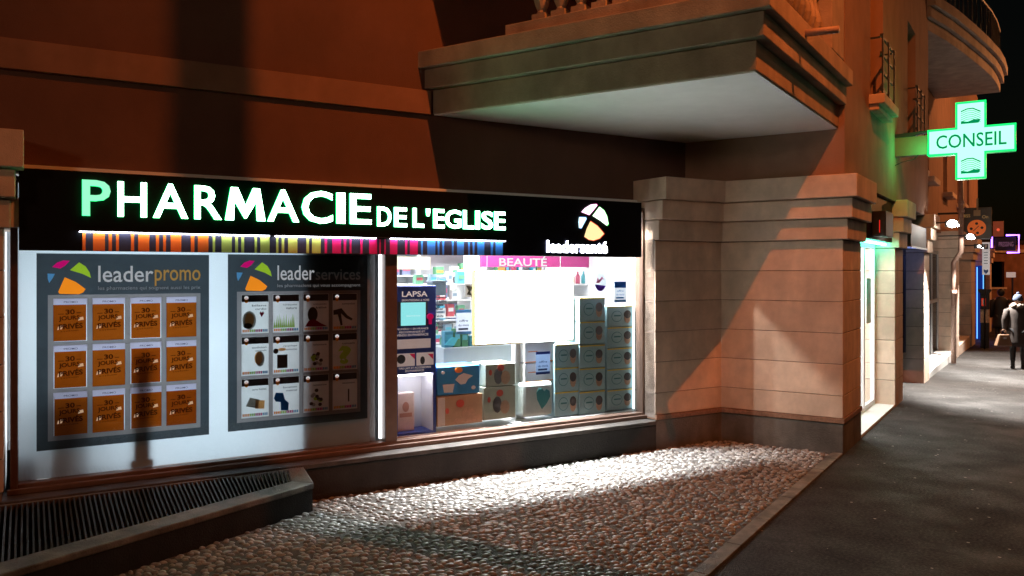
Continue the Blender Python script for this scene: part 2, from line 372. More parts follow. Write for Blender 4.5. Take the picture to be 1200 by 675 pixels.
# stuccoed upper walls
SOF = 3.566; TOP = 10.5
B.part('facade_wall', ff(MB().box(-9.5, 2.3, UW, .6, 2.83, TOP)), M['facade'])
zt, zb = FF.hit(0, 43, UW-.05)[1], FF.hit(0, 79, UW-.05)[1]
zt2, zb2 = FF.hit(400, 93, UW-.05)[1], FF.hit(400, 122.5, UW-.05)[1]
zt, zb = (zt+zt2)/2, (zb+zb2)/2
B.part('string_course', ff(MB().box(-9.5, FF.hit(503, 120, UW)[0], UW-.05, UW+.02, zb, zt)), M['stucco2'], bevel=.006)
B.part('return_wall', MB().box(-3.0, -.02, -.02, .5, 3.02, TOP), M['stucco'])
def wall_open(mb, x0, x1, z0, z1, y0, y1, ops, m=0):
    xs = sorted({x0, x1, *[o[0] for o in ops], *[o[1] for o in ops]})
    for a, b in zip(xs, xs[1:]):
        o = [q for q in ops if q[0] <= a+1e-6 and q[1] >= b-1e-6]
        if not o: mb.box(a, b, y0, y1, z0, z1, m)
        else:
            zc = z0
            for q in sorted(o, key=lambda t: t[2]):
                if q[2] > zc: mb.box(a, b, y0, y1, zc, q[2], m)
                zc = q[3]
            if zc < z1: mb.box(a, b, y0, y1, zc, z1, m)
    return mb
W1 = SF.hit(1018, 80, 0)[0]; W2 = SF.hit(1062, 130, 0)[0]
wins = [(W1, W1+.95, 4.2, 6.0), (W2, W2+.95, 4.2, 6.0)]
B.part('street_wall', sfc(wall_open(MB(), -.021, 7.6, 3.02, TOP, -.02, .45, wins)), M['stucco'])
for x0, x1, z0, z1 in wins:
    f = MB()
    for a, b, c, d in ((x0, x0+.06, z0, z1), (x1-.06, x1, z0, z1), (x0+.06, x1-.06, z0, z0+.06), (x0+.06, x1-.06, z1-.06, z1), (x0+.44, x0+.5, z0+.06, z1-.06)):
        f.box(a, b, .2, .26, c, d)
    w = B.part('window', sfc(f), M['white'])
    B.part('pane', sfc(MB().box(x0+.05, x1-.05, .225, .235, z0+.05, z1-.05)), M['dglass'], parent=w)
    B.part('window_sill', sfc(MB().box(x0-.1, x1+.1, -.2, .25, z0-.13, z0-.01).box(x0-.06, x1+.06, -.13, .1, z0-.2, z0-.13)), M['stone'], parent=w, bevel=.01)
    rl = MB()
    for z in (.05, .28, .5, .72): rl.box(x0, x1, -.15, -.13, z0+z, z0+z+.03)
    for k in range(3): rl.box(x0+k*(x1-x0-.03)/2, x0+.03+k*(x1-x0-.03)/2, -.17, -.15, z0-.01, z0+.75)
    rl.box(x0, x0+.02, -.13, .02, z0+.7, z0+.72); rl.box(x1-.02, x1, -.13, .02, z0+.7, z0+.72)
    B.part('window_guard', sfc(rl), M['blackm'], parent=w)

B.part('unseen_shadow_slab', MB().box(-3.95, -.04, -3.4, -.021, 6.2, 6.8), M['concrete'])  # unseen slab added above the frame to shade the upper wall
# stone corner: polyline outer W -> I -> C -> C2 in RF coordinates
Wx = FF.hit(768, 400, WP)[0]
def rf_of(x, y): w = FF.world(x, y); return RF.local(w[0], w[1])
PW = rf_of(Wx, WP); 
d1r = (math.cos(FF.a-RF.a), math.sin(FF.a-RF.a))
tI = -PW[1]/d1r[1]; PI_ = (PW[0]+tI*d1r[0], 0.0)
P1E = .91*S
def band(p, z0, z1, mb, m=0, e0=0.0):
    nrm = (d1r[1], -d1r[0])                              # outward normal of the facade direction
    # outer points offset by p
    w = (PW[0]+nrm[0]*p-d1r[0]*e0, PW[1]+nrm[1]*p-d1r[1]*e0)
    k = (-p-w[1])/d1r[1]; i = (w[0]+k*d1r[0], -p)
    c = (p, -p); c2 = (p, P1E+e0); c3 = (-.42, P1E+e0)
    ii = (-.42, .42); i2 = (PI_[0]-.35, .42); wi = (PW[0]-nrm[0]*.5-d1r[0]*e0, PW[1]-nrm[1]*.5-d1r[1]*e0)
    mb.slab([w, i, c, c2, c3, ii, i2, wi], z0, z1, m); return mb
zs = [.395, .64, .985, 1.325, 1.67, 2.01, 2.345]
body = MB()
for a, b in zip(zs, zs[1:]): band(0, a, b-.006, body)
B.part('stone_corner', body, M['stone'], bevel=.006)
B.part('mortar_joints', band(-.012, .36, 2.36, MB()), M['mortar'])
B.part('plinth', band(.004, -.3, .336, MB(), e0=-.004), M['plinth'], bevel=.01)
tr = band(.016, .338, .392, MB(), e0=-.002)
B.part('plinth_trim', tr, M['trim'], bevel=.004)
cn = MB()
for p, a, b in ((.06, 2.35, 2.572), (.118, 2.58, 2.79), (.175, 2.80, 3.045)): band(p, a, b, cn, e0=.0)
B.part('cornice', cn, M['stone'], bevel=.008)
# facade plinth and sill under the shop window
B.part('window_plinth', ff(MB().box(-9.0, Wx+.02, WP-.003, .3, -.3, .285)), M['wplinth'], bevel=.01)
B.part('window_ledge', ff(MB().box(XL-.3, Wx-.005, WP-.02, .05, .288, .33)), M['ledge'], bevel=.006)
# left pillar with the same stepped courses
lp = MB(); lx = FF.hit(4, 400, WP)[0]
for a, b in zip(zs, zs[1:]): lp.box(-9.2, lx, WP, .4, a, b-.008)
B.part('stone_pillar', ff(lp), M['stone'], bevel=.006)
B.part('mortar_joints', ff(MB().box(-9.2, lx-.012, WP+.012, .4, .3, 2.36)), M['mortar'])
lc = MB()
for px, y0, y1, p in ((12, 235, 267, .05), (18, 199, 231, .10), (28, 152, 196, .16)):
    x, z1 = FF.hit(px, y0, WP-p); z0 = FF.hit(px, y1, WP-p)[1]
    lc.box(-9.2, x, WP-p, .4, z0, z1)
B.part('cornice', ff(lc), M['stone'], bevel=.008)

# street-side pillars
PIL = [(3.245*S, 3.93*S), (6.285*S, 6.98*S)]
for x0, x1 in PIL:
    p = MB()
    z = [-.6]+zs
    for a, b in zip(z, z[1:]): p.box(x0, x1, 0, .45, a, b-.008)
    pil = B.part('stone_pillar', sfc(p), M['stone'], bevel=.006)
    B.part('mortar_joints', sfc(MB().box(x0+.012, x1-.012, .012, .4, -.6, 2.36)), M['mortar'], parent=pil)
    c = MB()
    for q, a, b in ((.06, 2.35, 2.572), (.118, 2.58, 2.79), (.175, 2.80, 3.045)): c.box(x0-q*.4, x1+q*.4, -q, .45, a, b)
    B.part('cornice', sfc(c), M['stone'], parent=pil, bevel=.008)
# --- entrance between pillar 1 and 2
E0, E1 = P1E, PIL[0][0]
B.part('entrance_floor', sfc(MB().box(E0+.002, E1-.002, .004, 2.6, -.05, .035)), M['wtile'], bevel=.004)
B.part('entrance_lintel', sfc(MB().box(E0+.002, E1-.075, .03, .42, 2.42, 3.0)), M['black'])
ent = MB().box(E0, E1, 2.6, 2.7, 0, 2.8).box(E0-.05, E0-.001, .46, 2.6, 0, 2.8).box(E1+.001, E1+.05, .46, 2.6, 0, 2.8).box(E0, E1, .43, 2.6, 2.8, 2.85)
B.part('entrance_room', sfc(ent), M['white'])
fd = MB()
for a, b in ((E0+.003, E0+.06), (E0+.86, E0+.93), (E1-.9, E1-.83), (E1-.065, E1-.003)): fd.box(a, b, .27, .33, .036, 2.418)
fd.box(E0+.06, E1-.065, .27, .33, 2.34, 2.418); fd.box(E0+.06, E1-.065, .275, .325, .036, .1)
dr = B.part('entrance_door', sfc(fd), M['white'], bevel=.004)
B.part('pane', sfc(MB().box(E0+.05, E1-.05, .295, .303, .1, 2.34)), M['glass'], parent=dr)
B.part('door_sticker', sfc(MB().box(E1-.62, E1-.25, .288, .292, 1.25, 1.9)), M['white'], parent=dr)
B.part('neon_strip', sfc(MB().box(E0+.02, E1-.02, .12, .15, 2.385, 2.41)), emis('mint_neon', (.10, 1.0, .60), 45), parent=dr)
# small dark shop boxes above the door
bxs = Thing('wall_box_sign', 'small black box sign with a red stripe above the lit pharmacy doorway', 'sign', SF, (E0+1.2, -.03, 2.45))
bxs.part('housing', MB().box(E0+.9, E0+1.5, -.14, .028, 2.45, 2.78), M['blackm'], bevel=.01)
bxs.part('red_stripe', MB().box(E0+.892, E0+.8995, -.07, -.06, 2.5, 2.66), emis('red_led', (1, .03, .02), .7))
# --- dark blue shopfront between pillar 2 and 3
b0, b1 = PIL[0][1], PIL[1][0]
sh = MB().box(b0, b1, .36, .42, -.4, .5).box(b0, b1, .3, .42, 2.3, 3.0)
for a in (b0, (b0+b1)/2-.03, b1-.06): sh.box(a, a+.06, .3, .36, .5, 2.3)
B.part('shopfront', sfc(sh), pbr('navy_metal', (.035, .04, .08), .4, .1), bevel=.005)
B.part('pane', sfc(MB().box(b0, b1, .33, .34, .5, 2.3)), M['dglass'])
B.part('shop_interior', sfc(MB().box(b0, b1, 1.6, 1.7, -.4, 3.0)), M['greyp'])

# --- window frame (shop window)
fr = MB()
fr.box(XL, XL+.05, -.05, .07, .345, WZ1).box(XR-.03, XR+.02, -.05, .07, .345, WZ1)
fr.box(XL+.05, XR-.03, -.05, .07, .345, .40).box(XL+.05, XR-.03, -.05, .07, WZ1-.05, WZ1)
fr.box(XL-.02, XR+.03, -.09, -.051, .332, .372)
wf = B.part('shop_window_frame', ff(fr), M['frame'], bevel=.006)
B.part('mullion', ff(MB().box(XM0, XM1, -.055, .07, .401, WZ1-.051)), M['frame'], parent=wf, bevel=.005)
B.part('pane', ff(MB().box(XL+.04, XM0+.01, -.004, .004, .39, WZ1-.04)), M['glass'], parent=wf)
B.part('pane', ff(MB().box(XM1-.01, XR-.02, -.004, .004, .39, WZ1-.04)), M['glass'], parent=wf)
# pale jamb block left of the sign
B.part('jamb_block', ff(MB().box(FF.hit(10, 240, -.12)[0], FF.hit(24, 240, -.12)[0], -.1, .06, FF.hit(12, 266, -.12)[1], FF.hit(12, 231, -.12)[1])), M['white'])

# ---- interior of the shop
RD = 3.0
rm = MB()
rm.box(XM1-.04, .75, RD, RD+.1, 0, WZ1+.1)                                 # back wall
rm.box(.0+.4, .5, .3, RD, 0, WZ1+.1)                                       # right wall
rm.box(XM1-.1, XM1-.04, .1, RD, 0, WZ1+.1)                                 # partition
rm.box(XM1-.1, .5, .08, RD, WZ1+.02, WZ1+.1)                               # ceiling
B.part('shop_room', ff(rm), M['white'])
B.part('shop_floor', ff(MB().box(XL, .5, .08, RD, .24, .30)), M['wtile'])
B.part('window_deck', ff(MB().box(XM1-.03, .02, .075, .62, .302, .405)), M['white'])
# left bay behind the frosted film
lb = MB().box(XL-.1, XL-.04, .1, 1.3, .24, WZ1+.1).box(XL-.1, XM1-.11, 1.3, 1.36, .24, WZ1+.1).box(XL-.1, XM1-.11, .08, 1.3, WZ1+.02, WZ1+.1)
B.part('window_bay', ff(lb), M['white'])
XF = FF.hit(433, 400, .05)[0]
B.part('frosted_film', ff(MB().box(XL+.052, XF, .047, .049, .402, WZ1-.051)), M['film'])
B.part('side_panel', ff(MB().box(XF+.005, XM0-.06, .06, .07, .402, WZ1-.051)), M['alu'])
tb = FF.hit(446.5, 400, .02)[0]
B.part('tube_light', ff(MB().box(tb-.012, tb+.012, .03, .05, .42, WZ1-.1)), emis('cool_tube', (.85, .93, 1), 3.5))
B.part('tube_light', ff(MB().box(-.05, -.032, .085, .105, .42, WZ1-.1)), emis('cool_tube2', (.75, .95, 1), 2.5))

# ---- balcony
bal = Thing('stone_balcony', 'large stepped concrete balcony with bulbous balusters overhanging the cobbled forecourt', 'balcony', RF, (0, -1.5, SOF))
bal.o.parent = None
A0 = -3.75; BF = -3.05; BR = -.04
bz = [(.0, .0, .235), (.08, .24, .43), (.145, .435, .60)]
for i, (p, a, b) in enumerate(bz):
    B_ = MB().box(A0-p*.6, BR+p, BF-p, -.021, SOF+a, SOF+b)
    bal.part('fascia_course', B_, M['concrete'], bevel=.008)
bal.part('soffit', MB().box(A0+.1, BR-.012, BF+.012, -.021, SOF-.012, SOF-.0005), M['soffit'])
# pedestal of the balustrade + balusters
pz = SOF+.603
AL = RF.hit(594, 30, BF-.02)[0]
bal.part('balustrade_base', MB().box(AL, BR+.05, BF-.05, BF+.22, pz, pz+.12).box(BR-.22, BR+.05, BF+.225, -.02, pz, pz+.12), M['concrete'], bevel=.008)
bal.part('handrail', MB().box(AL, BR+.05, BF-.05, BF+.22, pz+.80, pz+.92).box(BR-.22, BR+.05, BF+.225, -.02, pz+.80, pz+.92), M['concrete'], bevel=.01)
def baluster(x, y):
    z0 = pz+.1203
    m = MB().box(x-.07, x+.07, y-.07, y+.07, z0, z0+.07)
    m.lathe([(.045, .0702), (.05, .09), (.04, .105), (.06, .15), (.078, .22), (.075, .28), (.05, .36), (.035, .44), (.033, .5), (.05, .53), (.045, .56), (.05, .6096)], (x, y, z0), n=14)
    m.box(x-.07, x+.07, y-.07, y+.07, z0+.61, z0+.6795)
    return m
x = AL+.32
while x < BR-.35:
    bal.part('baluster', baluster(x, BF+.085), M['concrete'], smooth=False); x += .205
y = BF+.38
while y < -.75:
    bal.part('baluster', baluster(BR-.085, y), M['concrete']); y += .205
zpt = pz+.1203
for a, b, c, d in ((BR-.225, BR+.055, BF-.055, BF+.225), (BR-.225, BR+.055, -.62, -.03)):
    bal.part('pier', MB().box(a, b, c, d, zpt, zpt+.679), M['concrete'], bevel=.006)
y, z = RF.hitx(952, 60, BR+.2)
bal.part('drain_spout', MB().tube([(BR+.05, y, SOF+.5), (BR+.42, y-.02, SOF+.48)], .032, n=12), M['zinc'], smooth=True)

# ------------------------------------------------------------------ FASCIA SIGN
SY = -.14
sx0 = FF.hit(22, 250, SY)[0]; sx1 = FF.hit(752, 260, SY)[0]
sz1 = (FF.hit(30, 195.5, SY)[1]+FF.hit(745, 238, SY)[1])/2; sz0 = (FF.hit(30, 294, SY)[1]+FF.hit(745, 301, SY)[1])/2
print('sign', sx0, sx1, sz0, sz1, 'WX', Wx, XL, XM0, XM1)
sg = Thing('pharmacy_fascia_sign', 'long black fascia sign reading PHARMACIE DE L\'EGLISE in glowing letters over the shop window', 'sign', FF, ((sx0+sx1)/2, SY, sz0))
sg.part('panel', MB().box(sx0, sx1, SY, SY+.06, sz0, sz1).box(sx0, sx1, SY+.06, .14, sz1-.05, sz1), M['black'], bevel=.004)
face = emis('letter_face', (.40, 1.0, .58), 17.0); side = emis('letter_side', (.015, .9, .20), 6)
facep = emis('letter_face_worn', (.30, .95, .55), 1.15)
halo_m = emis('green_halo', (.01, .62, .14), .8)
def letter(ch, a, b, z0, z1, mt, dp=.03):
    x0 = FF.hit(a, 250, SY-dp)[0]; x1 = FF.hit(b, 250, SY-dp)[0]
    halo = .004
    m = MB().text(ch, x0, x1, z0, z1, SY-dp, 0, (.012 if dp > .025 else .022), dp-.006)
    lt_ = sg.part('letter', m, [mt, side])
    ex = .002; sg.part('halo', MB().text(ch, x0-ex, x1+ex, z0-.003, z1+.003, SY-.006, 0, .02, .004), [halo_m, halo_m], parent=lt_)
ZB = [(FF.hit(97, 210.4, SY-.03)[1], FF.hit(97, 251.2, SY-.03)[1]), (FF.hit(422, 227, SY-.03)[1], FF.hit(422, 263.5, SY-.03)[1])]
zt_ = (ZB[0][0]+ZB[1][0])/2; zb_ = (ZB[0][1]+ZB[1][1])/2
for ch, a, b in (('P', 96.5, 129.7), ('H', 138, 172), ('A', 179.5, 220.4), ('R', 228, 260), ('M', 264, 311), ('A', 313.6, 350.4), ('C', 354, 390), ('I', 394.8, 404.6), ('E', 410.4, 435.3)):
    e = .0
    letter(ch, a, b, zb_-(.006 if ch == 'C' else 0), zt_+(.006 if ch == 'C' else 0), facep if (ch == 'P') else face)
ZS = [(FF.hit(450, 242, SY-.02)[1], FF.hit(450, 265.3, SY-.02)[1]), (FF.hit(586, 248.6, SY-.02)[1], FF.hit(586, 269.4, SY-.02)[1])]
z1s = (ZS[0][0]+ZS[1][0])/2; z0s = (ZS[0][1]+ZS[1][1])/2
for ch, a, b in (('D', 442.3, 458.7), ('E', 462, 477), ('L', 484, 497), ("'", 499.5, 504), ('E', 508, 521), ('G', 521.8, 540.6), ('L', 542.8, 555.6), ('I', 557.3, 562.3), ('S', 564.3, 577.8), ('E', 579.3, 592.4)):
    letter(ch, a, b, z0s if ch != "'" else z0s+(z1s-z0s)*.62, z1s, face, .022)
# stripe band under a light strip
def sx(c, base): return FF.hit(base+c/4.615, 285, SY-.004)[0]
stz = (FF.hit(100, 272, SY)[1]+FF.hit(590, 283.5, SY)[1])/2
cols = {'orange': ((.85, .17, .012), [(30,48),(88,152),(172,190),(212,228),(293,310),(332,392),(428,445),(467,482),(508,565),(617,636),(655,712)], 90),
        'green': ((.50, .62, .12), [(735,748),(783,838),(857,872),(890,905),(962,975),(993,1043),(1078,1090),(1108,1122),(1143,1193),(1242,1256),(1272,1319)], 90),
        'magenta': ((.72, .01, .16), [(187,200),(228,275),(290,303),(322,332),(380,392),(428,470),(483,490),(510,517),(540,580),(622,634),(648,690)], 340),
        'blue': ((.05, .28, .85), [(708,718),(742,785),(798,808),(823,833),(875,885),(903,940),(963,972),(987,997),(1013,1050),(1085,1098),(1112,1150)], 340)}
for k, (c, st, base) in cols.items():
    mt_ = pbr('stripe_'+k, c, .5, .03, 5)
    for a, b in st: sg.part('colour_stripe', MB().box(sx(a, base), sx(b, base), SY-.004, SY-.0025, sz0+.002, stz-.004), mt_, label='%s stripe' % k)
bk = MB(); bk.box(sx(30, 90), sx(1150, 340), SY-.002, SY-.0004, sz0+.001, stz-.003)
sg.part('stripe_backing', bk, pbr('stripe_dark', (.035, .035, .06), .4, .03, 5))
led = MB()
for a, b in ((93, 316), (323, 441), (458, 592.5)):
    led.box(FF.hit(a, 275, SY-.03)[0], FF.hit(b, 275, SY-.03)[0], SY-.030, SY-.012, stz, stz+.008)
sg.part('light_strip', led, emis('strip_light', (.82, .86, 1), 20))
cv = MB().box(FF.hit(91.5, 275, SY-.03)[0], FF.hit(593, 275, SY-.03)[0], SY-.034, SY-.0005, stz+.0085, stz+.016)
sg.part('light_strip_cover', cv, M['blackm'])
# emblem: four petals, in px of crop [620..770]x[220..310], scale 7.5
def cr(p, bx, by, sc_, y): return FF.hit(bx+p[0]/sc_, by+p[1]/sc_, y)
def petal(mb, pts, bx, by, sc_, y, th, m): 
    mb.prism([cr(p, bx, by, sc_, y) for p in pts][::-1], y, y+th, m)
PET = {'m': [(468,212),(500,178),(548,148),(590,143),(600,155),(560,205),(532,238)], 'g': [(622,170),(660,200),(685,250),(698,318),(688,330),(640,292),(566,245),(600,200)],
       'b': [(448,258),(500,260),(505,275),(480,320),(462,355),(447,352),(443,300)], 'o': [(545,298),(600,335),(640,380),(658,405),(620,445),(570,462),(530,455),(494,430),(515,360)]}
m = MB()
for i, k in enumerate('mgbo'): petal(m, PET[k], 620, 220, 7.5, SY-.02, .018, i)
sg.part('emblem', m, [emis('petal_pink', (1, .72, .92), 2.2), emis('petal_green', (.82, 1, .8), 2.2), emis('petal_blue', (.6, .9, 1), 1.8), emis('petal_orange', (1, .76, .36), 1.25)])
m = MB()
for i, k in enumerate('mgbo'):
    cxp = sum(p[0] for p in PET[k])/len(PET[k]); czp = sum(p[1] for p in PET[k])/len(PET[k])
    petal(m, [(cxp+(p[0]-cxp)*1.09, czp+(p[1]-czp)*1.09) for p in PET[k]], 620, 220, 7.5, SY-.02, .0, i) if False else petal(m, [(cxp+(p[0]-cxp)*1.08, czp+(p[1]-czp)*1.08) for p in PET[k]], 620, 220, 7.5, SY-.006, .005, i)
sg.part('emblem_rim', m, [emis('rim_pink', (.9, .02, .4), 1), emis('rim_green', (.02, .8, .05), 1), emis('rim_blue', (.05, .3, 1), 1), emis('rim_red', (1, .06, .01), 1)])
x0, z1 = FF.hit(641, 281.5, SY-.02); x1, z0 = FF.hit(712, 297, SY-.02)
sg.part('brand_lettering', MB().text('leadersanté', x0, x1, z0, z1, SY-.02, 0, .03, .016), [emis('white_letters', (.93, .95, 1), 16), emis('white_letters_side', (.4, .45, 1), 1.5)])

# ------------------------------------------------------------------ POSTERS
PP = .02
P = {}
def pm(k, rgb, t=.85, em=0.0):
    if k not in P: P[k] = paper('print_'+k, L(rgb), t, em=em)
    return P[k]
LOGO = [(('magenta'), [(135,110),(165,80),(205,65),(243,68),(215,100),(185,120)]), ('lime', [(300,78),(340,105),(365,145),(374,183),(320,155),(243,130)]),
        ('sky', [(108,153),(152,155),(138,185),(118,215),(110,190)]), ('amber', [(212,178),(280,210),(340,258),(325,280),(300,292),(180,288),(172,275)])]
def poster(name, label, TL, TR, BL, BR, title, split, sub, cards, logo_map):
    x0 = (FF.hit(*TL, PP)[0]+FF.hit(*BL, PP)[0])/2; x1 = (FF.hit(*TR, PP)[0]+FF.hit(*BR, PP)[0])/2
    z1 = (FF.hit(*TL, PP)[1]+FF.hit(*TR, PP)[1])/2; z0 = (FF.hit(*BL, PP)[1]+FF.hit(*BR, PP)[1])/2
    T = Thing(name, label, 'poster', FF, ((x0+x1)/2, PP, z0)); W_ = x1-x0; H_ = z1-z0
    U = lambda u: x0+u*W_
    V = lambda v: z1-v*H_
    T.part('backing', MB().rect(x0, x1, V(.212), z1, PP).rect(x0, x1, z0, V(.955), PP).rect(x0, U(.06), V(.955), V(.212), PP).rect(U(.945), x1, V(.955), V(.212), PP), pm('slate', (70, 76, 80)), recalc=False)
    cw = .885*W_; gx = [.035, .277, .520, .763]; wv = .205
    pn_ = MB(); xe = [U(.06)]+[q for g_ in gx for q in (U(.06)+g_*cw, U(.06)+(g_+wv)*cw)]+[U(.945)]
    ze = [V(.212)]
    for r in range(3): ze += [V(.232+r*.240), V(.232+r*.240+.218)]
    ze.append(V(.955))
    for i in range(0, 9, 2): pn_.rect(xe[i], xe[i+1], V(.955), V(.212), PP)
    for i in range(1, 8, 2):
        for j in range(0, 7, 2): pn_.rect(xe[i], xe[i+1], ze[j+1], ze[j], PP)
    T.part('panel', pn_, pm('taupe', (146, 138, 136)), recalc=False)
    lg = MB()
    for i, (k, pts) in enumerate(LOGO):
        pp = [(U(.06+(p[0]-110)/270*.24), V(.035+(p[1]-65)/228*.175)) for p in pts]
        lg.prism(pp[::-1], PP-.0045, PP-.0006, i)
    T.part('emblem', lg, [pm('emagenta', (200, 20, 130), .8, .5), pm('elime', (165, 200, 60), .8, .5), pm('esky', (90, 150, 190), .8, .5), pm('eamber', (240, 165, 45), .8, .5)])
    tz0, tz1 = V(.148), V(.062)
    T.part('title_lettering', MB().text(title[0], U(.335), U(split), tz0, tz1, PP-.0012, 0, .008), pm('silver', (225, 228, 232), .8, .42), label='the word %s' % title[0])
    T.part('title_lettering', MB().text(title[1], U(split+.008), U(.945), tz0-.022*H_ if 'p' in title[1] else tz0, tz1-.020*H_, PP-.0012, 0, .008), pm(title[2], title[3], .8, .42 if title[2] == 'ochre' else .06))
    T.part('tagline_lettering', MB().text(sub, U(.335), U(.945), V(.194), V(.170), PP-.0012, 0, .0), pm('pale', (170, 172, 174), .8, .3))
    for r in range(3):
        for c in range(4):
            a = U(.06)+gx[c]*cw; b = a+wv*cw; t = V(.232+r*.240); bt = t-.218*H_
            cards(T, a, b, bt, t, r, c)
    return T
rr = random.Random(3)
def promo_card(T, a, b, z0, z1, r, c):
    w = b-a; h = z1-z0; y = PP-.0035
    v_ = rr.randint(0, 3); gl, gr = (-.004 if rr.random() < .4 else .003), (-.005 if rr.random() < .5 else .003)
    cd = T.part('price_card', MB().rect(a-gl, b+gr, z0-.003+rr.uniform(0, .006), z0+h*.86, y), pm('orange_card_%d' % v_, ((152, 66, 12), (160, 74, 14), (142, 60, 10), (166, 80, 18))[v_]))
    T.part('card_header', MB().rect(a-.003, b+.003, z0+h*.86, z1+.003, y), pm('lilac', (205, 196, 214)), parent=cd)
    d = MB()
    d.text('30', a+w*.35, a+w*.63, z0+h*.63, z0+h*.75, y-.001, 0, .03, rot=.03)
    d.text('JOURS', a+w*.15, a+w*.78, z0+h*.47, z0+h*.60, y-.001, 0, .03, rot=.05)
    d.text('PRIVÉS', a+w*.15, a+w*.87, z0+h*.29, z0+h*.445, y-.001, 0, .03, rot=.05)
    d.box(a+w*.13, a+w*.30, y-.0012, y-.0008, z0+h*.635, z0+h*.65).box(a+w*.68, a+w*.82, y-.0012, y-.0008, z0+h*.66, z0+h*.675)
    d.text('du 1er au 30 novembre', a+w*.2, a+w*.74, z0+h*.23, z0+h*.265, y-.001, 0, .01, rot=.05)
    T.part('lettering', d, pm('brown_ink', (82, 30, 8)), parent=cd)
    s2 = MB().prism([(a+w*.73, z0+h*.48), (a+w*.9, z0+h*.5), (a+w*.88, z0+h*.57), (a+w*.74, z0+h*.55)], y-.0005, y-.0001)
    s2.prism([(a+w*.1, z0+h*.27), (a+w*.24, z0+h*.29), (a+w*.28, z0+h*.38), (a+w*.13, z0+h*.35)], y-.0005, y-.0001)
    T.part('brush_stroke', s2, pm('card_white', (225, 200, 170), .8, .35), parent=cd)
    T.part('card_title', MB().text('PROMO', a+w*.3, a+w*.72, z0+h*.9, z0+h*.945, y-.0005, 0, .005), pm('grey_ink', (95, 90, 105)), parent=cd)
poster('promotion_poster', 'slate poster headed leaderpromo with a grid of orange 30 jours privés cards', (40.5, 297), (243, 298.5), (45, 530), (247, 508),
       ('leader', 'promo', 'ochre', (205, 160, 80)), .655, 'les pharmaciens qui soignent aussi les prix', promo_card, None)
SVC = [['balloon', 'grass', 'bear', 'legs'], ['ear', 'bin', 'plants', 'query'], ['cards', 'boot', 'berries', 'pen']]
